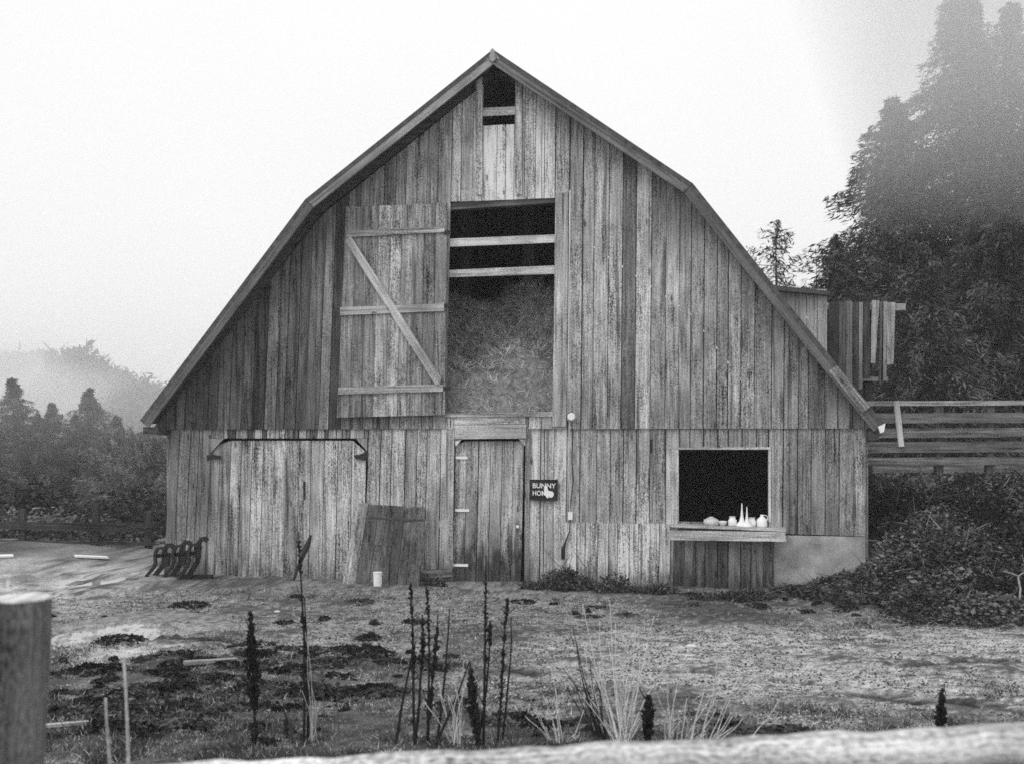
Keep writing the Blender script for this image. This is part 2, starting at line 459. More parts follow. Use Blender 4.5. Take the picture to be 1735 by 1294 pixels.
boards(mb, edges_between([pxl(378, 743), pxl(444, 730), pxl(570, 730), pxl(604, 742), gd_r], .1), gd_t, ZT, lambda x: random.choice((.12, .2, .45, .5, .4)), YL)
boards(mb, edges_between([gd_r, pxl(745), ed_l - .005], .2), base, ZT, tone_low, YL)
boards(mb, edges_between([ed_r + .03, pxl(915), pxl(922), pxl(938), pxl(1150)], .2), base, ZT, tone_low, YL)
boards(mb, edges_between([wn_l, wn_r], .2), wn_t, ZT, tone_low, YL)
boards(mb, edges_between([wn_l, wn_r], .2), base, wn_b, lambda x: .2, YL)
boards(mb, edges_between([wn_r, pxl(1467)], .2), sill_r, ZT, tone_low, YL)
# chamfered upper corners of the wide doorway
for pts in (((352, 742.5), (379, 742.5), (352, 772)), ((603, 742.5), (622, 742.5), (622, 764))):
    mb.prism([L(*p, YL) for p in pts], YL - .001, YL + .022, .33)
mb.build('lower_wall', M_low, barn)

# paler patch boards at the foot of the wall, right of the door
mb = MB()
boards(mb, edges_between([pxl(958), pxl(1136)], .16), base, zl(1040, 886), lambda x: .5, YL - .03, jit=.004)
mb.build('skirting_boards', M_low, barn)
# concrete footing under the right corner
mb = MB()
P = [L(1312, 906), L(1466, 909), L(1468, 1060), L(1310, 1060)]
mb.prism(P, .0, .4, .5); mb.build('foundation', M_conc, barn)

# gable vent: slats and jambs
mb = MB(); mb.prism([L(817, 183, YU), L(874, 180, YU), L(874, 194, YU), L(817, 197, YU)], YU + .01, YU + .03, .5, 'x'); mb.build('vent_slat', M_trim, barn)
for a, b in ((806, 817), (873, 884)):
    mb = MB(); mb.prism([L(a, 138, YU - .03), L(b, 138 if a > 850 else 130, YU - .03), L(b, 330, YU - .03), L(a, 330, YU - .03)], YU - .03, YU - .008, .55)
    mb.build('vent_jamb', M_trim, barn)

# loft opening: head beam, sill, right jamb and two rails
def quad(name, pts, y, th, tone, along='x', mat=None, parent=None):
    m = MB(); m.prism([L(px, py, y) for px, py in pts], y, y + th, tone, along)
    return m.build(name, mat or M_trim, parent or barn)
quad('loft_header', ((757, 345), (943, 332), (943, 343), (757, 356)), YU + .03, .12, .12)
quad('loft_sill', ((754, 700), (938, 697), (938, 705), (754, 706)), YU - .035, .1, .4)
quad('loft_jamb', ((941, 330), (963, 325), (959, 722), (936, 722)), YU - .035, .03, .42, 'z')
quad('loft_rail', ((756, 405), (940, 397.5), (940, 411), (756, 418.5)), YU + .03, .04, .62)
quad('loft_rail', ((756, 458), (940, 450), (940, 464), (756, 470)), YU + .03, .04, .55)

# hay door swung open flat against the siding
yd = YU - .085
mb = MB(); x0, x1 = 578, 756
n = 9
for i in range(n):
    a0 = 586 + (758 - 586) * i / n; a1 = 586 + (758 - 586) * (i + 1) / n
    b0 = 570.5 + (754 - 570.5) * i / n; b1 = 570.5 + (754 - 570.5) * (i + 1) / n
    gp = random.uniform(.3, 1.0)
    ty = lambda a: 351 - 7 * (a - 586) / 172 + random.uniform(-1, 1)
    by = lambda b: 707 - 4.5 * (b - 570) / 184
    mb.prism([L(a0 + gp / 2, ty(a0), yd), L(a1 - gp / 2, ty(a1), yd), L(b1 - gp / 2, by(b1), yd), L(b0 + gp / 2, by(b0), yd)], yd + random.uniform(-.003, .003), yd + .025, .30 * random.choice((.75, .9, 1, 1.1, 1.25)))
hay_door = mb.build('hay_door', M_up, barn)
for pts in (((587, 391), (753, 383), (753, 393.5), (587, 402)), ((576, 521), (752, 514.5), (752, 527), (576, 534.5)), ((573, 656), (750, 651), (750, 663), (573, 668))):
    quad('door_rail', pts, yd - .03, .026, .42, 'x', M_trim, hay_door)
quad('door_brace', ((584, 408), (594, 400), (747, 640), (745, 651), (737, 651)), yd - .03 - .028, .027, .46, -1.0, M_trim, hay_door)
for py in (396, 520, 660):
    quad('strap_hinge', ((752, py - 5), (764, py - 6), (764, py + 1), (752, py + 2)), yd - .012, .01, .2, 'x', M_black, hay_door)

# wide left door
yg = YL + .035
mb = MB()
edgp = [353, 373, 392, 410, 428, 447, 466, 487, 508, 528, 550, 573, 597, 621]
for a, b in zip(edgp[:-1], edgp[1:]):
    def tp(x):
        return max(746, 746 + (379 - x) * 1.07, 746 + (x - 604) * 1.15)
    q = lambda x, y: (x - (y - 746) * .04 * (1 - (x - 353) / 500), y)
    g_ = random.uniform(.3, .9)
    P = [L(*q(a + g_, tp(a)), yg), L(*q(b - g_, tp(b)), yg), L(*q(b - g_, 979 + (b - 353) * .012), yg), L(*q(a + g_, 979 + (a - 353) * .012), yg)]
    t = float(np.interp(a, [353, 400, 480, 560, 600], [.32, .38, .36, .47, .47])) * random.choice((.8, .9, 1, 1.1, 1.2))
    mb.prism(P, yg + random.uniform(-.004, .004), yg + .03, t)
wide = mb.build('wide_door', M_wide, barn)
for pts in (((350, 771), (358, 769), (374, 772), (373, 777), (356, 777), (351, 781)), ((599, 771), (612, 769), (621, 763), (625, 768), (623, 780), (613, 778), (601, 776))):
    quad('corner_iron', pts, yg - .045, .02, .03, 'x', M_black, wide)
m = MB(); m.prism([L(513.5, 815, yg - .012), L(517.5, 815, yg - .012), L(517, 846, yg - .012), L(514, 846, yg - .012)], yg - .012, yg - .004, .1, 'x'); m.build('door_slit', M_black, wide)  # thin dark strip laid on the boards to stand for a slit

# entry door
ye = YL + .03
mb = MB(); ee = [772, 791.5, 811, 832, 851.5, 870.5, 888]
for i, (a, b) in enumerate(zip(ee[:-1], ee[1:])):
    tp = 747
    g0 = 1.3 if i == 2 else .5
    q = lambda x, y: (x - (y - 745) * .022, y)
    mb.prism([L(*q(a + g0, tp + max(0, (784 - a)) * .5), ye), L(*q(b - .4, tp), ye), L(*q(b - .4, 986), ye), L(*q(a + g0, 986), ye)], ye + random.uniform(-.005, .005), ye + .03, .46 * random.choice((.8, .9, 1, 1.12)))
entry = mb.build('entry_door', M_door, barn)
for py, xa, xb in ((775, 772, 792), (864, 771, 795), (957, 767, 793)):
    quad('hinge', ((xa, py - 2.5), (xb, py - 2), (xb, py + 2.5), (xa, py + 2)), ye - .014, .008, .5, 'x', M_white, entry)
m = MB(); x, z = L(877, 892, ye - .03); m.lathe((0, 0, 0), [(.001, -.02), (.02, -.015), (.026, 0), (.02, .015), (.001, .02)], 12); m.v = [(x + a, ye - .03 + c, z + b) for a, b, c in m.v]
m.build('knob', M_white, entry)
quad('door_post', ((748, 724), (769, 724), (766.5, 987), (744, 985)), YL - .028, .05, .46, 'z', M_low)
quad('door_lintel', ((770, 706.5), (890, 704), (890, 717.5), (770, 719)), YL - .05, .07, .52)
quad('door_lintel', ((770, 720), (891, 718.5), (891, 742), (770, 743.5)), YL - .05, .07, .50)
quad('door_jamb', ((890.5, 722), (898, 722), (896, 988), (888, 988)), YL - .028, .05, .30, 'z', M_low)
for pts in (((771, 744), (782, 744), (772, 756)), ((879, 743.5), (890, 743.5), (889.5, 755))):
    quad('corner_gusset', pts, YL - .03, .02, .62, 'x')
quad('threshold', ((708, 966), (766, 963), (766, 976), (708, 982)), YL - .09, .08, .42, 'x', M_low)

# window, shelf and the boarded bay under it
for pts, al in ((((1146, 757), (1306, 757), (1306, 761), (1146, 761)), 'x'), (((1146, 761.4), (1150, 761.4), (1150, 884), (1146, 884)), 'z'), (((1302, 761.4), (1306, 761.4), (1306, 884), (1302, 884)), 'z')):
    quad('window_frame', pts, YL - .022, .08, .55, al)
mb = MB()
zs = L(1226, 889)[1]; xa, xb = L(1136, 900, -.3)[0], L(1332, 900, -.3)[0]
mb.beam((xa, -.15, zs), (xb, -.15, zs - .04), .32, .035, .42)
SHX = (xa, xb)
shelf = mb.build('window_shelf', M_trim, barn)
mb = MB(); mb.prism([L(1134, 898, -.32), L(1330, 901, -.32), L(1332, 917, -.32), L(1136, 914, -.32)], -.335, -.311, .44, 'x'); mb.build('shelf_apron', M_trim, shelf)
for a in (1151, 1298):
    quad('shelf_leg', ((a, 918), (a + 10, 918), (a + 9, 992), (a + 1, 992)), -.24, .07, .09, 'z', M_dark, shelf)
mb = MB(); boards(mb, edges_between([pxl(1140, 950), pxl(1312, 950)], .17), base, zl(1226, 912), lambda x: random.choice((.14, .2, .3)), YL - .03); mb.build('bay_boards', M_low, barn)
quad('slot', ((1101.5, 744), (1105, 744), (1105, 767), (1101.5, 767)), YL - .016, .01, .02, 'z', M_black)

# roof: sheathing slabs, barge boards, soffits, ridge, side and back walls
def off(p, q, d):
    a, b = Vector(p), Vector(q); e = (b - a).normalized(); n = Vector((e.y, -e.x)); return (a + n * d, b + n * d)
names = ('left lower', 'left upper', 'right upper', 'right lower')
roof_root = None
for i in range(4):
    p, q = ROOF[i], ROOF[i + 1]
    a, b = off(p, q, .075)
    m = MB(); m.prism([tuple(p), tuple(q), tuple(b), tuple(a)], OV, DEPTH + .4, .1, 'x')
    rf = m.build('roof', M_roof, barn)
    a2, b2 = off(p, q, .076); c2, d2 = off(p, q, .18)
    e = (Vector(q) - Vector(p)).normalized()
    sh = .03
    m = MB(); m.prism([tuple(a2), tuple(b2), tuple(d2 + (e * .1 if i in (0, 2) else -e * .0) * 0), tuple(c2)], OV - .002, OV + .035, (.15, .28, .20, .14)[i], math.atan2(e.y, e.x))
    m.build('barge_board', M_rail, rf)
    # rafters under the overhang carry the sheathing
    m = MB(); c3, d3 = off(p, q, .17); m.prism([tuple(a2), tuple(b2), tuple(d3), tuple(c3)], YU + .03, YU + .13, .1, 'x'); m.build('rafter', M_dark, rf)
# pale new piece of edge board low on the right
p, q = Vector(ROOF[3]), Vector(ROOF[4]); e = (q - p); a = p + e * .76; b = p + e * .93
u1, v1 = off(a, b, .01); u2, v2 = off(a, b, .15)
m = MB(); m.prism([tuple(u1), tuple(v1), tuple(v2), tuple(u2)], OV - .03, OV - .003, .36, math.atan2(e.y, e.x)); m.build('patch_board', M_trim, barn)
for (xa, xb, pz) in ((L(240, 722, OV)[0], XL + .02, 722), (XR - .02, L(1490, 728, OV)[0], 730)):
    zz = L(873, pz, OV)[1]; m = MB(); m.prism([(xa, zz), (xb, zz), (xb, zz - .13), (xa, zz - .13)], OV + .04, DEPTH, .08, 'x'); m.build('soffit', M_dark, barn)
x, z = L(1493, 719, OV); m = MB(); m.prism([(x - .05, z - .03), (x + .05, z + .02), (x + .03, z - .1), (x - .02, z - .12)], OV - .05, OV - .034, .7); m.build('gutter_end', M_white, barn)
m = MB(); x, z = ROOF[2]; m.prism([(x - .05, z - .16), (x, z - .2), (x + .05, z - .16), (x + .03, z - .02), (x, z + .004), (x - .03, z - .02)], OV - .035, OV - .004, .34); m.build('ridge_cap', M_rail, barn)
for x in (XL - .02, XR - .03):
    m = MB(); m.prism([(x, -.3), (x + .05, -.3), (x + .05, roof_z(x) - .1), (x, roof_z(x) - .1)], .03, DEPTH, .25); m.build('side_wall', M_dark, barn)
m = MB(); m.prism([(XL, -.3), (XR, -.3), (XR, 2.3)] + [(ROOF[i][0], ROOF[i][1] - .2) for i in (3, 2, 1)] + [(XL, 2.3)], DEPTH - .1, DEPTH, .2); m.build('back_wall', M_dark, barn)
zf = zu(850, 705) - .08
m = MB(); m.prism([(XL + .05, zf), (XR - .05, zf), (XR - .05, zf + .06), (XL + .05, zf + .06)], .05, DEPTH - .2, .2); m.build('loft_floor', M_dark, barn)
# posts inside the loft
for px, yy in ((790, 2.6), (897, 2.2)):
    x = L(px, 600, yy)[0]; m = MB(); m.beam((x, yy, zf + .06), (x, yy, zf + 4.0), .18, .18, .12, (0, 1, 0)); m.build('loft_post', M_dark, barn)

# dormer behind the right slope
yy = 3.2
m = MB()
for a, b in ((1318, 1347), (1348, 1366), (1367, 1384), (1385, 1401)):
    m.prism([L(a, 490, yy), L(b, 490, yy), L(b, 640, yy), L(a, 640, yy)], yy, yy + .03, random.choice((.34, .42, .5)))
dm = m.build('dormer', M_trim, barn)
m = MB(); m.prism([L(1308, 483, yy - .2), L(1407, 493, yy - .2), L(1407, 500, yy - .2), L(1308, 491, yy - .2)], yy - .2, yy + 2.6, .16, 'x'); m.build('dormer_roof', M_roof, dm)
m = MB(); x, z = L(1400, 520, yy); m.prism([(x - .03, z - 1.6), (x, z - 1.6), (x, z + .2), (x - .03, z + .2)], yy + .03, yy + 2.4, .2); m.build('dormer_cheek', M_dark, dm)

# electric supply line on the wall
m = MB(); yc = YU - .06
pts = [L(966, 323, yc), L(965, 420, yc), L(964, 520, yc), L(963, 620, yc), L(962, 712, yc)]
m.tube([(x, yc, z) for x, z in pts], .011, 8, .75); cd_ = m.build('conduit', M_tin, barn, True)
m = MB(); x, z = L(968, 706, yc - .03); m.tube([(x, yc + .02, z), (x, yc - .02, z), (x, yc - .05, z)], [.05, .062, .045], 16); m.build('insulator', M_white, cd_, False)
m = MB(); yc2 = YL - .035
pts = [(969, 716), (970, 745), (969, 780), (971, 812), (968, 845), (966, 868)]
m.tube([(L(*p, yc2)[0], yc2, L(*p, yc2)[1]) for p in pts], .008, 6); m.build('cable', M_black, cd_)
pts = [(965, 712), (964, 760), (964, 800), (965, 840), (966, 868)]
m = MB(); m.tube([(L(*p, yc2)[0], yc2 - .012, L(*p, yc2)[1]) for p in pts], .007, 6); m.build('cable', M_tin, cd_)
m = MB(); a, b = L(962.5, 867, YL - .07), L(970, 880, YL - .07); m.prism([(a[0], b[1]), (b[0], b[1]), (b[0], a[1]), (a[0], a[1])], YL - .08, YL - .032, .8); m.build('outlet_box', M_white, cd_)
pts = [(966, 881), (965, 900), (958, 917), (954, 930), (954, 947)]
m = MB(); m.tube([(L(*p, -.05)[0], -.05, L(*p, -.05)[1]) for p in pts], [.007, .008, .012, .03, .028], 8); m.build('cable', M_black, cd_)

# ------------------------------------------------------------------ hay in the loft
def blades(name, P, D, ln, wd, tone, mat, parent=None, bend=None):
    """triangles: base points P (n,3), direction D (n,3)"""
    n = len(P); side = np.cross(D, rng.normal(size=(n, 3))); side /= np.linalg.norm(side, axis=1, keepdims=True) + 1e-9
    ln = np.broadcast_to(ln, n)[:, None]; wd = np.broadcast_to(wd, n)[:, None]
    A = P - side * wd / 2; B = P + side * wd / 2; C = P + D * ln
    V = np.stack([A, B, C], 1).reshape(-1, 3); Fc = np.arange(3 * n).reshape(-1, 3)
    return V, Fc, np.repeat(tone, 3)

hx0, hx1 = L(745, 650, .3)[0], L(950, 650, .3)[0]
def hay_h(x, y):
    # a packed face by the opening, then a loose heap sloping back
    b = np.interp(y, [.12, .26, .75, 1.3, 2.0], [0.0, .90, 1.0, 1.85, 2.15])
    return zf + .06 + b + (.16 * np.sin(x * 2.6 + 1) + .10 * np.sin(x * 6.3 + y * 5) + .06 * np.sin(x * 13 - y * 9)) * np.clip((y - .12) * 5, .25, 1)
nn = 26
hxs = np.linspace(hx0 - .5, hx1 + .5, 60); hys = np.linspace(.12, 2.1, 36)
HX, HY = np.meshgrid(hxs, hys); HZ_ = hay_h(HX, HY) + rng.normal(size=HX.shape) * .03
ii = np.arange(HX.size).reshape(HX.shape)
hq = np.stack([ii[:-1, :-1].ravel(), ii[:-1, 1:].ravel(), ii[1:, 1:].ravel(), ii[1:, :-1].ravel()], 1)
hv = np.stack([HX.ravel(), HY.ravel(), HZ_.ravel()], 1)
n = 34000
bx = rng.uniform(hx0 - .4, hx1 + .4, n); by = rng.uniform(.12, 2.0, n) ** 1.0
bp = np.stack([bx, by, hay_h(bx, by)], 1); bd = rng.normal(size=(n, 3)); bd[:, 1] -= .5; bd /= np.linalg.norm(bd, axis=1, keepdims=True)
V1, F1, T1 = blades('', bp, bd, rng.uniform(.06, .24, n), .009, rng.choice((.12, .25, .45, .65, .85), n), M_grass)
tri = np.concatenate([hq[:, [0, 1, 2]], hq[:, [0, 2, 3]]])
hay = mesh_np('hay', np.concatenate([hv, V1]), np.concatenate([tri, F1 + len(hv)]), M_grass, np.concatenate([np.full(len(hv), .26), T1]))
hay.location = P0; hay.rotation_euler = (0, 0, -TH)
tag(hay, 'loose hay heaped behind the open loft doorway', 'hay', kind='stuff')

# ------------------------------------------------------------------ sign
sg = empty('sign', to_world(0, 0, 0), -TH)
tag(sg, 'small dark painted sign with white lettering and white animal, beside the entry door', 'sign')
ys = YL - .06
m = MB(); m.prism([L(898, 812, ys), L(945, 812, ys), L(944.5, 848, ys), L(898, 847, ys)], ys, ys + .025, .03, 'x'); m.build('sign_board', M_dark, sg)
def lettering(body, px, py, wpx, hpx):
    c = bpy.data.curves.new('lettering', 'FONT'); c.body = body; c.extrude = .001; c.size = .1
    c.materials.append(M_white); c.offset = .0012
    o = bpy.data.objects.new('lettering', c); col.objects.link(o); o.parent = sg
    bpy.context.view_layer.update(); dx, dy = o.dimensions.x, o.dimensions.y
    x, z = L(px, py, ys); x1, z1 = L(px + wpx, py - hpx, ys)
    me = bpy.data.meshes.new_from_object(o.evaluated_get(bpy.context.evaluated_depsgraph_get()))
    bpy.data.objects.remove(o); o = bpy.data.objects.new('lettering', me); col.objects.link(o); o.parent = sg
    o.rotation_euler = (R(90), 0, 0); o.scale = ((x1 - x) / dx, (z1 - z) / dy, 1); o.location = (x, ys - .002, z)
lettering('BUNNY', 902, 826, 39, 8)
lettering('HOME', 902, 838.5, 27, 8)
bun = [(921, 838.5), (923, 835), (921.5, 829), (922.5, 824), (925, 822), (927.5, 825), (928.5, 830), (932, 831.5), (936, 832), (938.5, 835), (938, 839), (935.5, 842), (932, 842.5), (930, 840.5), (928, 844), (926, 842), (924, 838.5)]
m = MB(); m.prism([L(*p, ys - .004) for p in bun], ys - .006, ys - .003, .8); m.build('rabbit_figure', M_white, sg)

# ------------------------------------------------------------------ things on the window sill
def sill_thing(name, px, wpx, toppx, prof, label, cat, botpx=886.5, yy=-.10, mat=None):
    x, z = L(px, botpx, yy); zb = zs + .0185 - .04 * (x - SHX[0]) / (SHX[1] - SHX[0])
    sx = wpx / F * 16.0 / 2; sz = (botpx - toppx) / F * 16.0
    wv = to_world(x, yy, zb); e = empty(name, wv, -TH)
    m = MB(); m.lathe((0, 0, 0), [(r * sx, h * sz) for r, h in prof], 18); m.build('body' if name != 'candle' else 'wax', mat or M_white, e, True)
    tag(e, label, cat)
    return e, sx, sz
jar = [(.9, 0), (1, .06), (1, .68), (.7, .84), (.72, 1), (.3, 1.0)]
tub = [(.86, 0), (1, .85), (1.06, .86), (1.06, 1), (.2, 1.0)]
cone = [(1, 0), (.96, .06), (.42, .22), (.22, .45), (.12, .75), (.05, 1)]
GJ = 'white containers on the window shelf'
def lid(e, sx, sz, f=.75): m = MB(); m.lathe((0, 0, sz), [(sx * f, .0), (sx * f, .015), (sx * .2, .016)], 16); m.build('lid', M_tin, e)
e = sill_thing('tin', 1205, 25, 874, [(1, 0), (1, .75), (.85, .78), (.5, 1), (.1, 1)], 'low wide pale tin with domed lid, leftmost on the window shelf', 'tin', mat=M_tin); tag(e[0], group=GJ); lid(*e, .3)
e = sill_thing('dish', 1224, 15, 879, [(.5, 0), (.6, .05), (1, .9), (1, 1), (.85, 1), (.5, .3)], 'small shallow white dish beside the pale tin on the window shelf', 'dish'); tag(e[0], group=GJ)
e = sill_thing('jar', 1241, 14, 872, jar, 'short white jar between the dish and the pointed bottles', 'jar'); tag(e[0], group=GJ); lid(*e)
e = sill_thing('bottle', 1257, 21, 848, cone, 'taller of two white bottles with long pointed necks', 'bottle'); tag(e[0], group=GJ)
e = sill_thing('bottle', 1265.5, 18, 853, cone, 'shorter of two white bottles with long pointed necks', 'bottle', yy=-.17); tag(e[0], group=GJ)
e = sill_thing('jar', 1274, 14, 873, jar, 'short white jar just right of the pointed bottles', 'jar', yy=-.06); tag(e[0], group=GJ); lid(*e)
e = sill_thing('jug', 1291, 17, 866, [(.95, 0), (1, .08), (1, .6), (.5, .78), (.3, .85), (.34, 1), (.1, 1)], 'white jug with narrow neck and handle at the right end of the shelf', 'jug', yy=-.08); tag(e[0], group=GJ)
m = MB(); sx, sz = e[1], e[2]; m.tube([(sx * .3, 0, sz * .95), (sx * .95, 0, sz * .92), (sx * 1.1, 0, sz * .7), (sx * .9, 0, sz * .5)], .006, 6); m.build('handle', M_white, e[0])

# ------------------------------------------------------------------ things along the wall
# leaning board panel
yb, yt = -.55, -.06
pn = empty('board_panel', P0, -TH); tag(pn, 'dark panel of old boards leaning against the wall between the two doors', 'board panel')
m = MB(); pe_b = [579, 590, 602, 625, 640, 656, 672, 688, 710]; pe_t = [604, 613, 624, 642, 656, 671, 686, 699, 721]
tt = [.30, .24, .10, .13, .10, .085, .12, .14]
for i in range(8):
    tpy = 853 + (i * .8) + random.choice((-3, 0, 0, 2))
    xb0, zb0 = L(pe_b[i] + .4, 984, yb); xb1, _ = L(pe_b[i + 1] - .2, 984, yb)
    zb0 = zat(*to_world(xb0, yb, 0)[:2]) - .02
    xt0, zt0 = L(pe_t[i] + .4, tpy, yt); xt1, _ = L(pe_t[i + 1] - .2, tpy, yt)
    vs = [(xb0, yb, zb0), (xb1, yb, zb0), (xt1, yt, zt0), (xt0, yt, zt0)]; vs += [(x, y + .03, z) for x, y, z in vs]
    sd_ = random.random() * 90
    gs = [(x + sd_, y, z + sd_) for x, y, z in vs]
    m.add(vs, [(0, 1, 2, 3), (7, 6, 5, 4), (0, 4, 5, 1), (1, 5, 6, 2), (2, 6, 7, 3), (3, 7, 4, 0)], gs, tt[i])
m.build('boards', M_dark, pn)
m = MB(); a = L(590, 900, -.2); m.beam((L(624, 880, -.14)[0], -.135, L(612, 880, -.14)[1]), (L(718, 884, -.14)[0], -.135, L(718, 884, -.14)[1]), .03, .09, .1, (0, 0, 1)); m.build('batten', M_dark, pn)

# white jug by the panel
x, z = L(640, 986, -.75); wv = to_world(x, -.75, 0); wv.z = zat(wv.x, wv.y)
bk = empty('bucket', wv, -TH); tag(bk, 'small white plastic bucket standing before the dark leaning board panel', 'bucket')
m = MB(); m.lathe((0, 0, 0), [(.055, 0), (.06, .01), (.064, .1), (.066, .2), (.07, .205), (.07, .22), (.03, .222)], 20); m.build('body', M_white, bk, False)
m = MB(); m.tube([(-.07, 0, .2), (-.06, -.03, .17), (0, -.055, .13), (.06, -.03, .17), (.07, 0, .2)], .003, 5); m.build('handle', M_tin, bk)

# spring-tine harrow at the left corner
hv_ = W(290, 976, 16.5); hv_.z = zat(hv_.x, hv_.y)
hr = empty('spring_harrow', hv_, -TH * .5); tag(hr, 'dark iron spring tine harrow with curved teeth, beside the barn left corner', 'harrow')
U = 16.5 / F
def harrow_pt(px, py): return ((px - 290) * U, (976 - py) * U)
base_path = [(276, 921), (272, 917.5), (267, 918), (263, 924), (261.5, 933), (262.5, 943), (260, 952), (254, 960), (249, 967), (246.5, 975)]
for dx, dz, sc2, yo in ((0, 0, 1, 0), (8.5, 0, 1, .16), (30, -2.5, 1, 0), (38, -2.5, 1.02, .16), (57.5, -4, 1.03, 0), (68, -6, 1.06, .16)):
    P = []; jx = random.uniform(-1.5, 1.5); sc2 *= random.uniform(.95, 1.05)
    for (px, py) in base_path:
        q = harrow_pt(262 + (px - 262) * 1.15 + dx + jx, 976 - (976 - py) * sc2 * (1 + (-dz) / 60)); P.append((q[0], q[1]))
    m = MB(); wv2 = .05
    # flat spring steel swept along the S curve
    vs = []; gs = []; fs = []
    for i, (x, z) in enumerate(P):
        x2, z2 = P[min(i + 1, len(P) - 1)]; x1, z1 = P[max(i - 1, 0)]
        t = Vector((x2 - x1, z2 - z1)).normalized(); nn_ = Vector((t.y, -t.x)) * (.022 if yo == 0 else .034)
        for a, b in ((1, 0), (1, 1), (-1, 1), (-1, 0)):
            vs.append((x + nn_.x * a, yo + b * wv2, z + nn_.y * a)); gs.append((x, yo, z))
    kk = len(P)
    for i in range(kk - 1):
        for c in range(4): fs.append((i * 4 + c, i * 4 + (c + 1) % 4, i * 4 + 4 + (c + 1) % 4, i * 4 + 4 + c))
    fs += [(0, 1, 2, 3), tuple(range(kk * 4 - 4, kk * 4))[::-1]]
    m.add(vs, fs, gs, .02); m.build('tine', M_black, hr)
for (a, b, c, d_, y0) in ((262, 934, 330, 929, .06), (240, 973, 352, 971, .2)):
    p, q = harrow_pt(a, b), harrow_pt(c, d_); m = MB(); m.beam((p[0], y0 + .05, p[1]), (q[0], y0 + .05, q[1]), .08, .07 if b > 950 else .06, .02); m.build('frame_bar', M_black, hr)
for a, b, c, d_ in ((271, 928, 284, 952), (300, 924, 313, 950), (328, 916, 338, 936)):
    p, q = harrow_pt(a, b), harrow_pt(c, d_); m = MB(); m.prism([(p[0], p[1]), (q[0], p[1] - .01), (q[0] - .03, q[1]), (p[0] - .02, q[1])], .07, .15, .02); m.build('tine_clamp', M_black, hr)

# ------------------------------------------------------------------ fences
def fence_thing(name, label):
    e = empty(name, (0, 0, 0)); tag(e, label, 'fence'); return e
e = fence_thing('wooden_fence', 'low dark fence of one heavy rail on posts beyond the yard at left')
D = 20.5
m = MB(); a, b = W(-60, 888, D), W(258, 894, D); m.beam(a, b, .06, .15, .05); m.build('rail', M_dark, e)
m = MB(); a, b = W(-60, 916, D), W(258, 921, D); m.beam(a, b, .05, .06, .06); m.build('rail', M_dark, e)
for px, tp in ((38, 862), (163, 853), (252, 866)):
    a = W(px, tp, D + .08); g0 = zat(a.x, a.y) - .1; m = MB(); m.beam((a.x, a.y, g0), a, .12, .12, .06, (0, 1, 0)); m.build('post', M_dark, e)

e = fence_thing('board_fence', 'board fence of five rails along the bank at right behind the brambles')
D = 17.6
for yc_, hp, t in ((683, 8, .34), (708, 17, .16), (733, 16, .17), (757, 18, .15), (781, 13, .2)):
    m = MB(); m.beam(W(1462, yc_ + .5, D), W(1800, yc_ - 1, D), .04, hp / F * D, t); m.build('rail', M_dark, e)
for px in (1590, 1676, 1770):
    m = MB(); a = W(px, 681, D + .1); m.beam((a.x, a.y, float(hfun(a.x, a.y)) - .1), a, .12, .12, .12, (0, 1, 0)); m.build('post', M_dark, e)
m = MB(); m.beam(W(1527, 756, D - .05), W(1518.5, 679, D - .05), .085, .04, .55, (0, 1, 0)); m.build('stake', M_trim, e)

# ragged board wall of the old shed behind the right eave
D = 20.0
e = empty('board_shed', (0, 0, 0)); tag(e, 'ruined shed wall of ragged hanging boards behind the barn right eave', 'shed')
for a, b, a2, b2, tp, bt, t in ((1405, 1421, 1405, 1421, 512, 700, .05), (1422, 1433, 1421, 1433, 511, 690, .10), (1434, 1444, 1434, 1444, 510, 700, .2), (1446, 1455, 1446, 1455, 512, 660, .07),
                                (1456, 1462, 1455, 1461, 512, 660, .22), (1463, 1474, 1463, 1474, 512, 640, .06), (1478, 1490, 1476, 1483, 509, 616, .42), (1491, 1497, 1490, 1496, 512, 650, .12), (1496, 1503, 1493, 1502, 511, 645, .34), (1503, 1517, 1501, 1514, 512, 617, .40)):
    m = MB(); P = [W(a, tp, D), W(b, tp, D), W(b2, bt, D), W(a2, bt + random.uniform(-3, 3), D)]
    m.prism([(p.x, p.z) for p in P], D, D + .03, t); m.build('wall_board', M_dark, e)
m = MB(); m.beam(W(1400, 519, D + .1), W(1533, 521, D + .1), .1, .13, .38); m.build('beam', M_trim, e)
m = MB(); m.beam(W(1400, 640, D + .1), W(1503, 643, D + .1), .1, .08, .3); m.build('beam', M_trim, e)
for px in (1412, 1470):
    m = MB(); a = W(px, 512, D + .22); m.beam((a.x, a.y, 0.9), a, .14, .14, .06, (0, 1, 0)); m.build('post', M_dark, e)
m = MB(); x0 = W(1400, 600, D).x; x1 = W(1478, 600, D).x; m.prism([(x0, 1.0), (x1, 1.0), (x1, W(0, 514, D).z), (x0, W(0, 514, D).z)], D + 2.5, D + 2.55, .05); m.build('back_wall', M_dark, e)

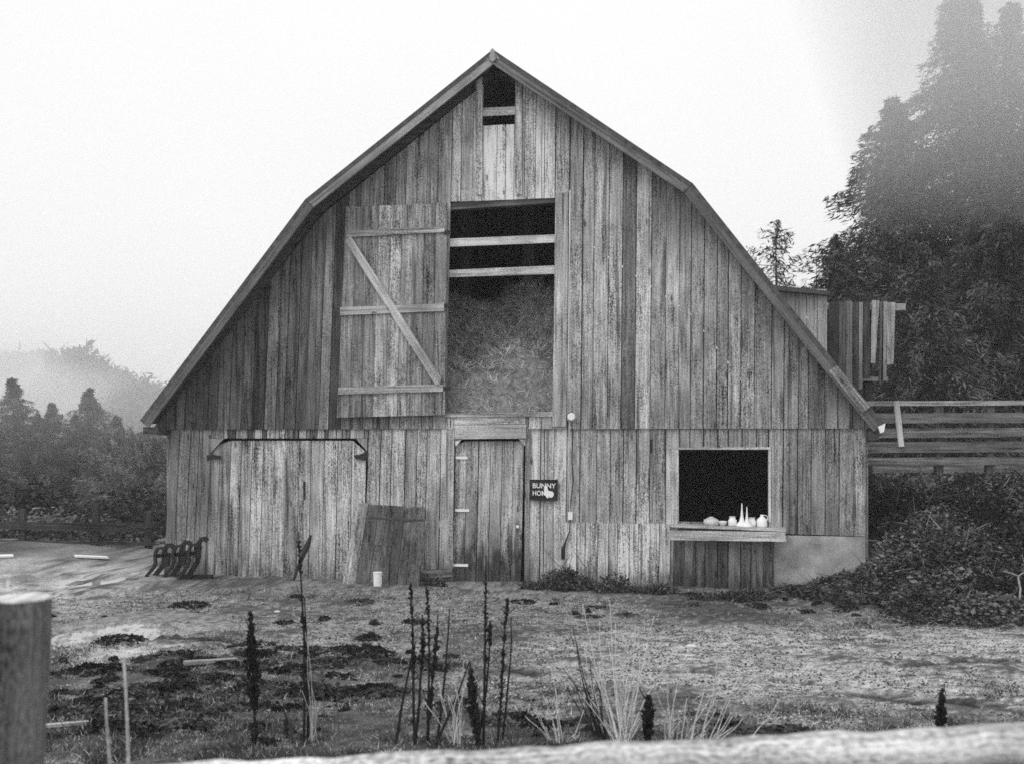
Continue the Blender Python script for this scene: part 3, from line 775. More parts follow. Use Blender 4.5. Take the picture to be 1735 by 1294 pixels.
# near fence: round post and pale rail in front of the camera position
e = fence_thing('yard_fence', 'near fence of a round wooden post and pale weathered rail')
D = 2.9; m = MB()
r_ = .079
cxp = 36
tpt = W(cxp, 1014, D); bpt = Vector((tpt.x - .062, D, 0.42))
n = 12
m.tube([bpt + (tpt - bpt) * (i / n) for i in range(n + 1)], [r_ * (1.0 - .02 * math.sin(i)) for i in range(n)] + [r_ * .985], 40, .13)
post = m.build('post', wood('post_wood', 1.25, knots=False), e, True)
m = MB(); m.tube([tpt, tpt + Vector((0, 0, .006))], [r_ * .97, r_ * .93], 40, .62); m.build('post_top', M_rail, post, False)
m = MB()
A = W(-60, 1348, 2.72); B = W(1810, 1258, 2.72)
pts = [A + (B - A) * t for t in np.linspace(0, 1, 40)]
pts = [p + Vector((0, 0, .003 * math.sin(i * .9) + .003 * math.sin(i * 2.3))) for i, p in enumerate(pts)]
m.tube(pts, [.055 + .002 * math.sin(i * 1.7) for i in range(40)], 20, .58); rail = m.build('rail', M_trim, e, True)
p2 = W(1905, 1010, 2.9)
m = MB(); m.tube([(p2.x, 2.9, .42), (p2.x, 2.9, p2.z)], r_, 24, .3); m.build('post', M_rail, e, True)

# ------------------------------------------------------------------ trees
def conifer(name, base, h, r, label, seed, n_branch=150, per=150, leaf=.22, z0=.06, tone=(.045, .12), droop=.35, group=None, gap=0.0, power=.85, leafw=.2, fluff=.5):
    rg = np.random.default_rng(seed)
    e = empty(name, base); tag(e, label, 'tree', group)
    m = MB(); sway = rg.normal(size=2) * .012 * h
    m.tube([(sway[0] * t * t, sway[1] * t * t, h * t - .3) for t in np.linspace(0, .98, 9)], [max(.012, .022 * h * (1 - t)) for t in np.linspace(0, .98, 9)], 8, .1)
    Vs, Fs, Ts = [], [], []; off_ = 0; bm = m
    for i in range(n_branch):
        t = z0 + (1 - z0) * ((i + rg.random()) / n_branch) ** .9
        ln = r * (1 - t) ** power * rg.uniform(.38, 1.2) + .02 * h * rg.uniform(.3, 1)
        if rg.random() < gap: continue
        az = i * 2.39996 + rg.normal() * .4; up = rg.uniform(.0, .35) + .5 * max(0, t - .8)
        nq = max(14, int(per * (ln / r + .12)))
        s = rg.random(nq) ** .75
        dirv = np.array([math.cos(az), math.sin(az)])
        wob = rg.normal(size=nq) * (.14 * ln + .05) * np.sqrt(s + .05) * (1.15 - s)
        x = dirv[0] * s * ln - dirv[1] * wob; y = dirv[1] * s * ln + dirv[0] * wob
        z = h * t + up * s * ln - droop * (s ** 2) * ln - np.abs(wob) * .35 - rg.random(nq) * .10 * ln - rg.random(nq) ** 2 * fluff * (.4 + s)
        P = np.stack([x + sway[0] * t * t, y + sway[1] * t * t, z], 1)
        Dv = np.stack([dirv[0] + rg.normal(size=nq) * .6, dirv[1] + rg.normal(size=nq) * .6, rg.normal(size=nq) * .4 - .4], 1)
        Dv /= np.linalg.norm(Dv, axis=1, keepdims=True)
        sd2 = np.cross(Dv, rg.normal(size=(nq, 3)) * .5 + np.array([0, 0, 1])); sd2 /= np.linalg.norm(sd2, axis=1, keepdims=True)
        l = leaf * rg.uniform(.5, 1.3, nq)[:, None]; wd = l * leafw
        Q = np.stack([P - Dv * l * .5, P + sd2 * wd * .5, P + Dv * l * .5, P - sd2 * wd * .5], 1).reshape(-1, 3)
        Vs.append(Q); Fs.append(np.arange(4 * nq).reshape(-1, 4) + off_); off_ += 4 * nq
        bt = rg.uniform(*tone); Ts.append(np.repeat(bt * rg.uniform(.6, 1.5, nq), 4))
        if i % 3 == 0:
            bm.tube([(sway[0] * t * t, sway[1] * t * t, h * t), (dirv[0] * ln * .5, dirv[1] * ln * .5, h * t + up * .5 * ln - droop * .25 * ln), (dirv[0] * ln * .9, dirv[1] * ln * .9, h * t + up * .9 * ln - droop * .8 * ln)], [.012 + .008 * ln, .008 + .004 * ln, .004], 4, .1)
    bm.build('trunk', M_bark, e)
    mesh_np('crown', np.concatenate(Vs), np.concatenate(Fs), M_leaf, np.concatenate(Ts), e)
    return e

def at(px, apex, D, drop=0.0):
    """foot point and height of a tree whose tip shows at this pixel"""
    tip = W(px, apex, D); g0 = float(hfun(tip.x, tip.y)) - drop
    return (tip.x, tip.y, g0), tip.z - g0

b_, h_ = at(1515, 168, 36); conifer('conifer', b_, h_, 5.9, 'tall dense conifer with pointed tip, standing right behind the ragged shed boards', 5, 300, 560, .27, power=.85, fluff=.55, gap=.06)
b_, h_ = at(1628, -70, 40); conifer('conifer', b_, h_, 5.6, 'tallest conifer at right, its upper crown fading into the mist', 6, 320, 560, .28, power=.86, fluff=.5, gap=.06)
b_, h_ = at(1775, 120, 34); conifer('conifer', b_, h_, 5.0, 'conifer at the right edge with its trunk beyond the long board fence', 7, 260, 460, .27, power=.75, fluff=.55, gap=.08)
b_, h_ = at(1716, 0, 43); conifer('conifer', b_, h_, 6.0, 'tall misty conifer close behind the tallest one on its right side', 12, 280, 460, .28, power=.8, gap=.06)
b_, h_ = at(1690, 330, 30); conifer('conifer', b_, h_, 4.6, 'lower bushy conifer in front of the tallest misty one', 8, 220, 480, .25, power=.65, fluff=.55)
b_, h_ = at(1318, 372, 40); conifer('conifer', b_, h_, 2.7, 'thin open topped conifer rising just over the dormer roof', 9, 90, 110, .26, gap=.15, droop=-.1, power=.5)
b_, h_ = at(1420, 395, 33); conifer('conifer', b_, h_, 3.4, 'short conifer between the dormer and the taller trees', 10, 140, 220, .24, power=.8)
b_, h_ = at(1560, 430, 27); conifer('conifer', b_, h_, 4.0, 'young dark conifer behind the stake of the board fence', 31, 150, 300, .22, power=.7)

GL = 'conifers beyond the fence at left'
for i, (px, ap, D, r, lab) in enumerate(((28, 640, 62, 3.4, 'dark spire conifer at the far left, tallest beyond the low fence'), (92, 682, 66, 3.2, 'blunt conifer second from the left beyond the low fence'),
                                      (152, 657, 70, 3.4, 'slender pointed conifer nearest the barn in the left row'), (62, 700, 60, 3.0, 'short conifer filling the gap between the two leftmost tips'), (122, 702, 62, 3.0, 'short conifer filling the gap left of the slender pointed one'), (-30, 670, 58, 3.4, 'conifer cut off by the left edge of view'), (198, 704, 66, 2.8, 'low conifer right of the slender pointed one, before the bare trees'))):
    b_, h_ = at(px, ap, D); conifer('conifer', b_, h_, r * 2.5, lab, 40 + i, 230, 480, .32, tone=(.045, .11), group=GL, power=1.0, droop=.3, fluff=.3, leafw=.16)
for i, (px, ap, D, r, lab) in enumerate(((205, 726, 58, 3.4, 'rounded grey bare tree beyond the fence, right of the slender conifer'), (252, 733, 54, 3.6, 'pale twiggy tree close to the barn left wall'), (298, 735, 60, 3.4, 'pale twiggy tree mostly hidden behind the barn left corner'))):
    b_, h_ = at(px, ap, D); conifer('bare_tree', b_, h_, r, lab, 60 + i, 150, 330, .34, z0=.1, tone=(.09, .2), droop=-.15, power=.45, leafw=.14)

# thicket at the foot of the left trees, and brambles on the right bank
def scrub(name, pts_fn, n, leaf, tone, label, mat=M_bramble, cat=None):
    P, Nn, T = pts_fn(n)
    Dv = rng.normal(size=(n, 3)); Dv[:, 2] = np.abs(Dv[:, 2]) * .4 - .1; Dv /= np.linalg.norm(Dv, axis=1, keepdims=True)
    sd2 = np.cross(Dv, rng.normal(size=(n, 3))); sd2 /= np.linalg.norm(sd2, axis=1, keepdims=True)
    l = leaf * np.exp(rng.normal(size=n) * .33)[:, None]
    Q = np.stack([P - Dv * l * .5, P + sd2 * l * .28, P + Dv * l * .5, P - sd2 * l * .28], 1).reshape(-1, 3)
    o = mesh_np(name, Q, np.arange(4 * n).reshape(-1, 4), mat, np.repeat(T * rng.uniform(.5, 1.6, n), 4))
    tag(o, label, cat or name, kind='stuff'); return o

def mounds(cs):
    cs = np.array(cs)
    def fn(n):
        wts = cs[:, 3] * cs[:, 4]; k = rng.choice(len(cs), n, p=wts / wts.sum())
        u = rng.normal(size=(n, 3)); u /= np.linalg.norm(u, axis=1, keepdims=True); u[:, 2] = np.abs(u[:, 2])
        rr = rng.uniform(.72, 1.08, n)[:, None]
        P = cs[k, :3] + u * rr * cs[k][:, [3, 3, 4]]
        return P, u, cs[k, 5]
    return fn
cs = []
for i in range(70):
    px = rng.uniform(-40, 290); D = rng.uniform(23, 46); x = (px - CX) / F * D
    cs.append((x, D, float(hfun(x, D)) - .2, rng.uniform(.8, 1.8), rng.uniform(.7, 1.5) * (1 + .02 * (D - 23)), rng.uniform(.03, .07)))
for i in range(16):
    px = rng.uniform(-40, 250); D = rng.uniform(20.9, 22.4); x = (px - CX) / F * D
    cs.append((x, D, float(hfun(x, D)) - .1, rng.uniform(.4, .8), rng.uniform(.3, .7), rng.uniform(.05, .17)))
scrub('thicket', mounds(cs), 110000, .10, None, 'dark tangled thicket behind the low fence at left', cat='thicket')

cs = []
for i in range(420):
    x = rng.uniform(4.1, 12.5); y = rng.uniform(13.0, 19.0)
    hh = float(hfun(x, y))
    if y < 13.9 + .25 * math.sin(x * 2): 
        if rng.random() < .6: continue
    lx = (RBi @ (Vector((x, y, 0)) - P0))
    if lx.y > -.2 and lx.x < XR + .12: continue
    if lx.y > -1.5 and lx.x < XR + .2 and hh < .0: continue
    cap = W(0, 795, y).z                                        # keep below the fence boards
    rz = min(rng.uniform(.25, .65), max(.12, (cap - hh) / 1.1)) if y > 15 else rng.uniform(.2, .4)
    if lx.y < 0 and lx.x < XR: rz = min(rz, .18)
    cs.append((x, y, hh - .05, rng.uniform(.35, .7) if lx.x > XR + .75 else .18, rz, rng.choice((.015, .025, .045, .08, .13))))
for i in range(120):                                            # the bulky mound at the foot of the bank
    px = rng.uniform(1550, 1800); y = rng.uniform(12.9, 15.6); x = (px - CX) / F * y
    cs.append((x, y, float(hfun(x, y)) - .1, rng.uniform(.3, .7), rng.uniform(.3, .62) * float(S((y - 12.3) / 1.6)), rng.choice((.015, .025, .045, .08, .13))))
for i in range(110):                                            # up the slope against the footing
    px = rng.uniform(1325, 1500); t_ = (px - 1325) / 140; q = to_world(L(px, 950, -.3)[0], -.3 - rng.uniform(0, 1.6) * (.25 + .8 * min(1, t_)), 0)
    cs.append((q.x, q.y, float(hfun(q.x, q.y)) - .05, .22, rng.uniform(.10, .2), rng.choice((.02, .035, .06, .1))))
scrub('brambles', mounds(cs), 340000, .052, None, 'dark brambles and ivy covering the bank right of the barn', cat='brambles')

n = 5200
P, _u, _t = mounds(cs)(n); P += _u * .03
Dv = rng.normal(size=(n, 3)); Dv[:, 2] = np.abs(Dv[:, 2]) * .6 + .1; Dv /= np.linalg.norm(Dv, axis=1, keepdims=True)
Vg, Fg, Tg = blades('', P, Dv, rng.uniform(.12, .42, n), rng.uniform(.008, .016, n), rng.choice((.03, .08, .16, .26), n), M_grass)
tag(mesh_np('dry_undergrowth', Vg, Fg, M_grass, Tg), 'dry stems and grass poking through the brambles on the bank', 'undergrowth', kind='stuff')

def shrub(name, px, D, r, hgt, n, label, tone=(.03, .12), canes=10, seed=1, leaf=.05):
    rg = np.random.default_rng(seed)
    x = (px - CX) / F * D; z0 = zat(x, D); e = empty(name, (x, D, z0)); tag(e, label, 'bush')
    cs_ = np.array([(rg.normal() * r * .55, rg.normal() * r * .12, 0, r * rg.uniform(.3, .6), hgt * rg.uniform(.4, 1)) for _ in range(9)])
    k_ = rg.integers(0, 9, n); u = rg.normal(size=(n, 3)); u /= np.linalg.norm(u, axis=1, keepdims=True); u[:, 2] = np.abs(u[:, 2])
    P = cs_[k_, :3] + u * rg.uniform(.5, 1.1, n)[:, None] * np.stack([cs_[k_, 3], cs_[k_, 3] * .6, cs_[k_, 4]], 1)
    Dv = rg.normal(size=(n, 3)); Dv /= np.linalg.norm(Dv, axis=1, keepdims=True); s2 = np.cross(Dv, rg.normal(size=(n, 3))); s2 /= np.linalg.norm(s2, axis=1, keepdims=True)
    l = leaf * rg.uniform(.5, 1.5, n)[:, None]
    Q = np.stack([P - Dv * l * .5, P + s2 * l * .25, P + Dv * l * .5, P - s2 * l * .25], 1).reshape(-1, 3)
    mesh_np('leaves', Q, np.arange(4 * n).reshape(-1, 4), M_bramble, np.repeat(rg.uniform(*tone, n), 4), e)
    m = MB()
    for i in range(canes):
        a = rg.uniform(-.5, .5) * r; b = a + rg.normal() * .25; hh = hgt * rg.uniform(.9, 1.7)
        m.tube([(a, 0, 0), ((a + b) / 2 + rg.normal() * .03, -.03, hh * .6), (b, .02, hh)], [.008, .006, .003], 4, .12)
    m.build('stems', M_stalk, e)
    return e
shrub('bush', 968, 15.55, .55, .36, 5200, 'tangled dark bush at the wall foot right of the entry door', seed=3)
shrub('bush', 1085, 15.3, .45, .16, 2200, 'low weeds along the pale skirting boards', seed=4, canes=5)
shrub('bush', 910, 15.6, .25, .14, 1100, 'small dark weed clump at the right foot of the entry door', seed=5, canes=3)
shrub('bush', 1250, 14.6, .62, .16, 2600, 'low dark weeds under the window shelf', seed=6, canes=5, tone=(.02, .09))
shrub('bush', 745, 16.0, .22, .12, 600, 'small weeds growing under the pale threshold plank', seed=7, canes=2)

# ------------------------------------------------------------------ hill at left
ridge_px = [-300, -120, 0, 45, 90, 130, 165, 200, 235, 275, 330, 420, 700, 1200]
ridge_py = [640, 622, 604, 592, 590, 585, 592, 612, 628, 650, 668, 690, 705, 712]
DH = 430.0
hx = np.linspace(-520, 150, 150); hy = np.linspace(200, 560, 60)
HX, HY = np.meshgrid(hx, hy)
PX = CX + HX / DH * F
top_ = (HZ - np.interp(PX, ridge_px, ridge_py)) / F * DH + CAMZ - 1
Hh = -10 + top_ * S((HY - 210) / 220) * (1 - .35 * S((HY - 440) / 120)) + 1.2 * np.sin(HX * .09 + HY * .05) + .8 * np.sin(HX * .21)
ii = np.arange(HX.size).reshape(HX.shape)
hq = np.stack([ii[:-1, :-1].ravel(), ii[:-1, 1:].ravel(), ii[1:, 1:].ravel(), ii[1:, :-1].ravel()], 1)
hill = mesh_np('hill', np.stack([HX.ravel(), HY.ravel(), Hh.ravel()], 1), hq, plain('hill_ground', .07, .95, .05, .5, .15), smooth=True); tag(hill, kind='structure')
# wood on the hill, one mass
Vs, Fs, Ts, o_ = [], [], [], 0
for i in range(2600):
    x = rng.uniform(-330, -60); y = rng.uniform(300, 445) if i > 500 else rng.uniform(420, 440)
    t_ = (HZ - np.interp(CX + x / DH * F, ridge_px, ridge_py)) / F * DH + CAMZ - 1
    z = -10 + t_ * float(S((y - 210) / 220)) * (1 - .35 * float(S((y - 440) / 120)))
    hh = rng.uniform(5, 10) * (1.4 if rng.random() < .1 else 1); rr = hh * rng.uniform(.32, .5); nb = 46
    u = rng.normal(size=(nb, 3)); u /= np.linalg.norm(u, axis=1, keepdims=True); u *= rng.uniform(.6, 1.05, nb)[:, None]
    tap = 1 - .45 * np.clip(u[:, 2], 0, 1)
    c0 = np.stack([x + u[:, 0] * rr * tap, y + u[:, 1] * rr * tap, z + hh * .5 + u[:, 2] * hh * .5], 1)
    c1 = c0 + rng.normal(size=(nb, 3)) * .22 * rr + np.array([0, 0, -.1 * hh]); c2 = c0 + rng.normal(size=(nb, 3)) * .3 * rr
    Vs.append(np.stack([c0, c1, c2], 1).reshape(-1, 3)); Fs.append(np.arange(3 * nb).reshape(-1, 3) + o_); o_ += 3 * nb
    Ts.append(np.full(3 * nb, rng.uniform(.03, .09)))
fo = mesh_np('forest', np.concatenate(Vs), np.concatenate(Fs), M_leaf, np.concatenate(Ts)); tag(fo, 'far wooded hillside fading into the mist at left', 'forest', kind='stuff')

# ------------------------------------------------------------------ yard details: water, grass, stones, planks
k = NT('puddle_water', .08, .5); n_ = k.noise(k.objco(), 6, 2, .5); M_water = k.done(k.mr(n_, 0, 1, .3, .42), n_, .04, .01)
def puddle(spec):
    c, wx, a, z = spec
    m = MB(); n = 40; P = [(c.x + math.cos(2 * math.pi * i / n) * wx * 1.25, c.y + math.sin(2 * math.pi * i / n) * a * 1.25) for i in range(n)]
    m.add([(x, y, z) for x, y in P], [tuple(range(n))], [(x, y, 0) for x, y in P], .1)
    o = m.build('puddle', M_water); tag(o, kind='structure')
for q in PUDDLES: puddle(q)

def in_barn(x, y):
    l = RBi @ (Vector((x, y, 0)) - P0); return l.y > -.02 and XL - .1 < l.x < XR + .1
# short grass: many blades, denser on the turf, sparse on gravel
n = 420000
yy_ = 5.9 + (rng.random(n) ** 1.35) * 11.0; xx_ = rng.uniform(-1, 1, n) * (.52 * yy_ + .4)
n1 = fnoise(xx_, yy_, .9, 21.0, 2); n2 = fnoise(xx_, yy_, 3.2, 5.0, 2)
turf = .10 - .5 * S((xx_ + .6) / 1.6) * S((12.9 - yy_) / .8) * S((yy_ - np.clip(8.7 - .55 * xx_, 6.6, 9)) / .8) - .4 * S((-xx_ - 4.6) / .8) * S((yy_ - 12.6) / 1) - .0 * yy_ + .34 * S((-xx_ - .2) / 1.4) * S((11 - yy_) / 1.2) + .45 * S((np.clip(9.1 - .55 * xx_, 6.8, 9) - yy_) / .8) - .25 * S((yy_ - 12.3) / 1) + .35 * S((xx_ - 1.8) / 1.2) * S((yy_ - 12.5) / .6)
keep = rng.random(n) < np.clip(turf + .7 * n1 + .7 * n2, .02, 1)
xx_, yy_, n1, n2 = xx_[keep], yy_[keep], n1[keep], n2[keep]
l3 = (xx_ - P0.x) * math.sin(TH) + (yy_ - P0.y) * math.cos(TH)
rd = np.full_like(xx_, 9.0)
for pts, wd, k_ in RUTS[:4]: rd = np.minimum(rd, polyline_dist(xx_, yy_, [ground_at(*p)[:2] for p in pts]) / wd)
keep = (l3 < -.1) & (rd > .9); xx_, yy_, n1, n2 = xx_[keep], yy_[keep], n1[keep], n2[keep]
n = len(xx_)
zz_ = hfun(xx_, yy_) + fnoise(xx_, yy_, .55, 3.1) * .03 + fnoise(xx_, yy_, 2.3, 8.3) * .014 - .005
P = np.stack([xx_, yy_, zz_], 1); Dv = rng.normal(size=(n, 3)) * .75; Dv[:, 2] = np.abs(Dv[:, 2]) * .6 + .28; Dv /= np.linalg.norm(Dv, axis=1, keepdims=True)
dark = S((.8 * n1 + 1.3 * n2) * 1.5 + .5)
tone = np.where(rng.random(n) < .10 + .55 * (1 - dark) ** 1.3, rng.uniform(.3, .75, n), rng.uniform(.02, .10, n))
Vg, Fg, Tg = blades('', P, Dv, rng.uniform(.014, .055, n) * (1 + .7 * dark), rng.uniform(.004, .009, n), tone, M_grass)
tag(mesh_np('grass', Vg, Fg, M_grass, Tg), 'short rough grass and weeds over the yard', 'grass', kind='stuff')

# low dark weed rosettes and wet clods
cs = []
while len(cs) < 380:
    y = 6.3 + (rng.random() ** 1.3) * 9.0; x = rng.uniform(-1, 1) * (.5 * y + .2)
    wgt = .85 * float(S((-x + .9) / 1.6) * S((11.6 - y) / 1.5) * (.35 + .65 * S((y - 7.0) / .9)) * (.5 + .5 * S((-x - .8) / 1.2))) + .2 * float(S((7.9 - y) / .8)) + .10 + .4 * float(S((x - 1) / 1) * S((y - 12.6) / .7))
    if 8.4 - .55 * x < y < 12.6 and x > 0: wgt *= .03
    if abs(x + 3.9) < .9 and abs(y - 11.0) < .5: wgt *= .25
    q = mnoise.noise(Vector((x * 1.1, y * 1.6, 7.7)))
    if rng.random() > wgt * (.6 + 1.6 * max(-.3, q)): continue
    l_ = RBi @ (Vector((x, y, 0)) - P0)
    if l_.y > -.3: continue
    rr = (.035 + .2 * rng.random() ** 2) * (1.3 if x < 0 else .9)
    cs.append((x, y, zat(x, y) - .01, rr, rng.uniform(.02, .065), rng.choice((.015, .03, .05, .09))))
scrub('weeds', mounds(cs), 60000, .04, None, 'low dark weeds and wet clods scattered over the muddy yard', M_bramble, 'weeds')

# fallen leaves, clods and grit
n = 70000
yy_ = 6.2 + (rng.random(n) ** 1.25) * 9.5; xx_ = rng.uniform(-1, 1, n) * (.5 * yy_ + .3)
l3 = (xx_ - P0.x) * math.sin(TH) + (yy_ - P0.y) * math.cos(TH); rd = np.full_like(xx_, 9.0)
for pts, wd, k_ in RUTS: rd = np.minimum(rd, polyline_dist(xx_, yy_, [ground_at(*p)[:2] for p in pts]) / wd)
rd = np.minimum(rd, .4 + np.hypot((xx_ + 3.9) / .9, (yy_ - 10.9) / .5))
keep = (l3 < -.15) & (rd > 1.0); xx_, yy_ = xx_[keep], yy_[keep]; n = len(xx_)
zz_ = hfun(xx_, yy_) + fnoise(xx_, yy_, .55, 3.1) * .03 + fnoise(xx_, yy_, 2.3, 8.3) * .014
s_ = (.003 + .011 * rng.random(n) ** 3 + .0004 * yy_)[:, None]
c = np.stack([xx_, yy_, zz_ + .002], 1); j = lambda: rng.uniform(.6, 1.2, (n, 1))
oct_ = np.stack([c + s_ * j() * np.array([1, 0, 0]), c + s_ * j() * np.array([0, 1, 0]), c - s_ * j() * np.array([1, 0, 0]), c - s_ * j() * np.array([0, 1, 0]), c + s_ * j() * np.array([0, 0, .8])], 1).reshape(-1, 3)
b0 = np.arange(n)[:, None] * 5
Fo = np.concatenate([b0 + np.array([[0, 1, 4]]), b0 + np.array([[1, 2, 4]]), b0 + np.array([[2, 3, 4]]), b0 + np.array([[3, 0, 4]])])
tag(mesh_np('gravel', oct_, Fo, M_grass, np.repeat(np.where(rng.random(n) < .36, rng.uniform(.2, .5, n), rng.uniform(.02, .12, n)), 5)), 'loose stones and clods scattered on the yard', 'gravel', kind='stuff')

def stone(px, py, s, label, mat=M_white):
    p = ground_at(px, py); p.z = zat(p.x, p.y); m = MB(); rg = random.Random(px)
    vs = []; nu, nv = 10, 6
    for i in range(nv + 1):
        for k_ in range(nu):
            a = 2 * math.pi * k_ / nu; b = math.pi * i / nv; q = s * (1 + rg.uniform(-.16, .16))
            vs.append((q * 1.3 * math.cos(a) * math.sin(b), q * math.sin(a) * math.sin(b), q * .6 * math.cos(b) + s * .25))
    fs = [(i * nu + k_, (i + 1) * nu + k_, (i + 1) * nu + (k_ + 1) % nu, i * nu + (k_ + 1) % nu) for i in range(nv) for k_ in range(nu)]
    m.add(vs, fs, [(v[0], v[1], v[2]) for v in vs], .6); o = m.build('stone', mat, None, True); o.location = p; tag(o, label, 'stone')
M_stone = plain('pale_stone', .62, .9, .1, .2, 30)
stone(1621, 1050, .05, 'pale stone on the verge below the brambles, left of its pair', M_stone)
stone(1656, 1058, .05, 'pale stone on the verge below the brambles, right of its pair', M_stone)
stone(1172, 1095, .045, 'white stone alone on the pale gravel drive', M_stone)
stone(1224, 988, .07, 'flat pale stone under the window shelf', M_stone)
stone(470, 1040, .035, 'small white stone on the gravel before the wide left door', M_stone)
stone(1078, 983, .06, 'pale rock against the foot of the skirting boards', M_stone)

def plank(px0, py0, px1, py1, wd, th, tone, label, mat=M_trim, dz=.03):
    a, b = ground_at(px0, py0), ground_at(px1, py1); a.z = zat(a.x, a.y) + dz; b.z = zat(b.x, b.y) + dz
    c = (a + b) / 2; m = MB(); m.beam(a - c, b - c, wd, th, tone); o = m.build('plank', mat); o.location = c; tag(o, label, 'plank')
plank(128, 945, 182, 945, .25, .03, .8, 'white plank lying in the grass before the low fence', M_white, .03)
plank(-40, 945, 22, 944, .25, .03, .75, 'white plank cut by the left edge near the low fence', M_white, .03)
plank(312, 1131, 402, 1124, .07, .035, .3, 'thin weathered plank lying on the dark turf')
plank(62, 1240, 150, 1236, .04, .02, .4, 'small stick lying in the grass beside the near round post')

# pale dead branch at the right edge below the brambles
p = ground_at(1700, 1035); m = MB()
m.tube([(-.16, 0, .42), (-.07, 0, .40), (.02, 0, .36), (.13, .05, .41)], [.005, .010, .013, .007], 6, .25); m.tube([(.02, 0, .36), (.05, .0, .2), (.04, .02, -.02)], [.012, .012, .014], 6, .45)
o = m.build('dead_branch', M_stalk); o.location = (p.x, p.y - .35, zat(p.x, p.y) + .12); tag(o, 'pale dead branch sticking out of the brambles at the right edge', 'branch')

# rusted bent iron leaning at the wide door
m = MB(); yq = -.25
pts = [(497, 984), (501, 966), (508, 945), (515, 925), (519, 908)]
q0 = to_world(L(505, 980, yq)[0], yq, 0); 
m.tube([(L(*p_, yq)[0], yq + .2 * (i / 4.0), L(*p_, yq)[1]) for i, p_ in enumerate(pts)], [.02, .025, .035, .05, .02], 7, .04)
o = m.build('digging_bar', M_dark); o.location = P0; o.rotation_euler = (0, 0, -TH); tag(o, 'short dark bent pole leaning on the wide left door', 'pole')

# ------------------------------------------------------------------ dead weeds in the foreground
def path3(px0, py0, px1, py1, D, bow=0.0, n=7):
    a, b = W(px0, py0, D), W(px1, py1, D); out = []; wob, ph = random.uniform(.003, .014), random.uniform(0, 6)
    for i in range(n):
        t = i / (n - 1); p = a.lerp(b, t); p.x += bow * math.sin(math.pi * t) + wob * math.sin(ph + t * 5.3) * t + random.uniform(-.003, .003); p.y += .02 * math.sin(t * 5); out.append(p)
    return out
def foot(px, D): x = (px - CX) / F * D; return HZ + (CAMZ - zat(x, D) + .03) / D * F
def seeds(m, path, lo, hi, rad, n, tone, sz=.012):
    for i in range(n):
        t = random.uniform(lo, hi); f = t * (len(path) - 1); k_ = min(int(f), len(path) - 2); p = path[k_].lerp(path[k_ + 1], f - k_)
        tp = math.sin(math.pi * min(1, max(0, (t - lo) / (hi - lo)))) ** .6
        q = p + Vector((random.gauss(0, 1), random.gauss(0, 1), 0)).normalized() * rad * tp * random.uniform(.2, 1)
        d = Vector((random.gauss(0, .5), random.gauss(0, .5), 1)).normalized()
        m.tube([q, q + d * sz, q + d * sz * 2], [sz * .35, sz * .65, sz * .1], 4, tone * random.uniform(.6, 1.4), cap=False)
def stalk(D, stems, label, heads=(), tone=.04, rad=.005, name='dead_stalk', cat='dead weed', group=None):
    """stems: (px0, px1, py_top, bow); heads: (stem index, lo, hi, radius, n)"""
    px0 = stems[0][0]; bx = (px0 - CX) / F * D; bz = zat(bx, D); o0 = Vector((bx, D, bz))
    m = MB(); ps = []; stems = list(stems)
    if name == 'dry_grass':
        for s_ in list(stems)[:7]:
            for _q in range(3):
                ft = foot(s_[0], D); f_ = random.uniform(.25, .8); stems.append((s_[0] + random.uniform(-9, 9), s_[0] + (s_[1] - s_[0]) * f_ * random.uniform(.6, 2.4) + random.uniform(-14, 14), ft + (s_[2] - ft) * f_, random.uniform(-.02, .02)))
    for s_ in stems:
        a, b, tp, bw = s_[:4]; p = path3(a, s_[4] if len(s_) > 4 else foot(a, D), b, tp, D + random.uniform(-.05, .05), bw); ps.append(p)
        m.tube([q - o0 for q in p], [rad * (1 - (.45 if tone > .3 else .6) * i / (len(p) - 1)) for i in range(len(p))], 5, tone)
    e = empty(name, o0); tag(e, label, cat, group)
    for (k_, lo, hi, rr, n) in heads:
        for i in range(5):
            t = random.uniform(.15, .95); p_ = ps[k_]; f = t * (len(p_) - 1); j = min(int(f), len(p_) - 2); q = p_[j].lerp(p_[j + 1], f - j) - o0
            d = Vector((random.choice((-1, 1)) * random.uniform(.3, .8), random.gauss(0, .3), random.uniform(.3, 1))).normalized() * random.uniform(.02, .09)
            m.tube([q, q + d * .5 + Vector((0, 0, .004)), q + d + Vector((0, 0, random.uniform(-.05, .03)))], [rad * .4, rad * .3, rad * .15], 4, tone)
    m.build('stem', M_stalk, e)
    for (k_, lo, hi, rr, n) in heads:
        h = MB(); seeds(h, [q - o0 for q in ps[k_]], lo, hi, rr, n, tone); h.build('seed_head', M_stalk, e)
    return e
DF = 6.35
stalk(DF, [(434, 424, 1034, .0)], 'thick dark dock seed stalk, leftmost of the dark weeds', [(0, .28, .86, .046, 420), (0, .7, .98, .02, 120), (0, .02, .2, .024, 40)], .018, .009)
stalk(DF + .1, [(486, 470, 1115, .01), (500, 474, 1150, -.01)], 'thin bent dark stems right of the thick dock stalk', [(0, .1, .3, .012, 30)], .035, .004)
stalk(DF + .1, [(514, 510, 900, .005), (522, 517, 1010, .0)], 'tallest thin dark stalk rising past the wide left door', [(0, .55, .62, .012, 26), (0, .2, .5, .006, 50), (0, .8, .95, .007, 40)], .022, .01)
stalk(DF + .15, [(549, 545, 1128, .005), (574, 571, 1126, .0)], 'pair of short thin stems left of the forked dark stalks', [(0, .7, .95, .006, 20), (1, .6, .95, .007, 20)], .12, .004)
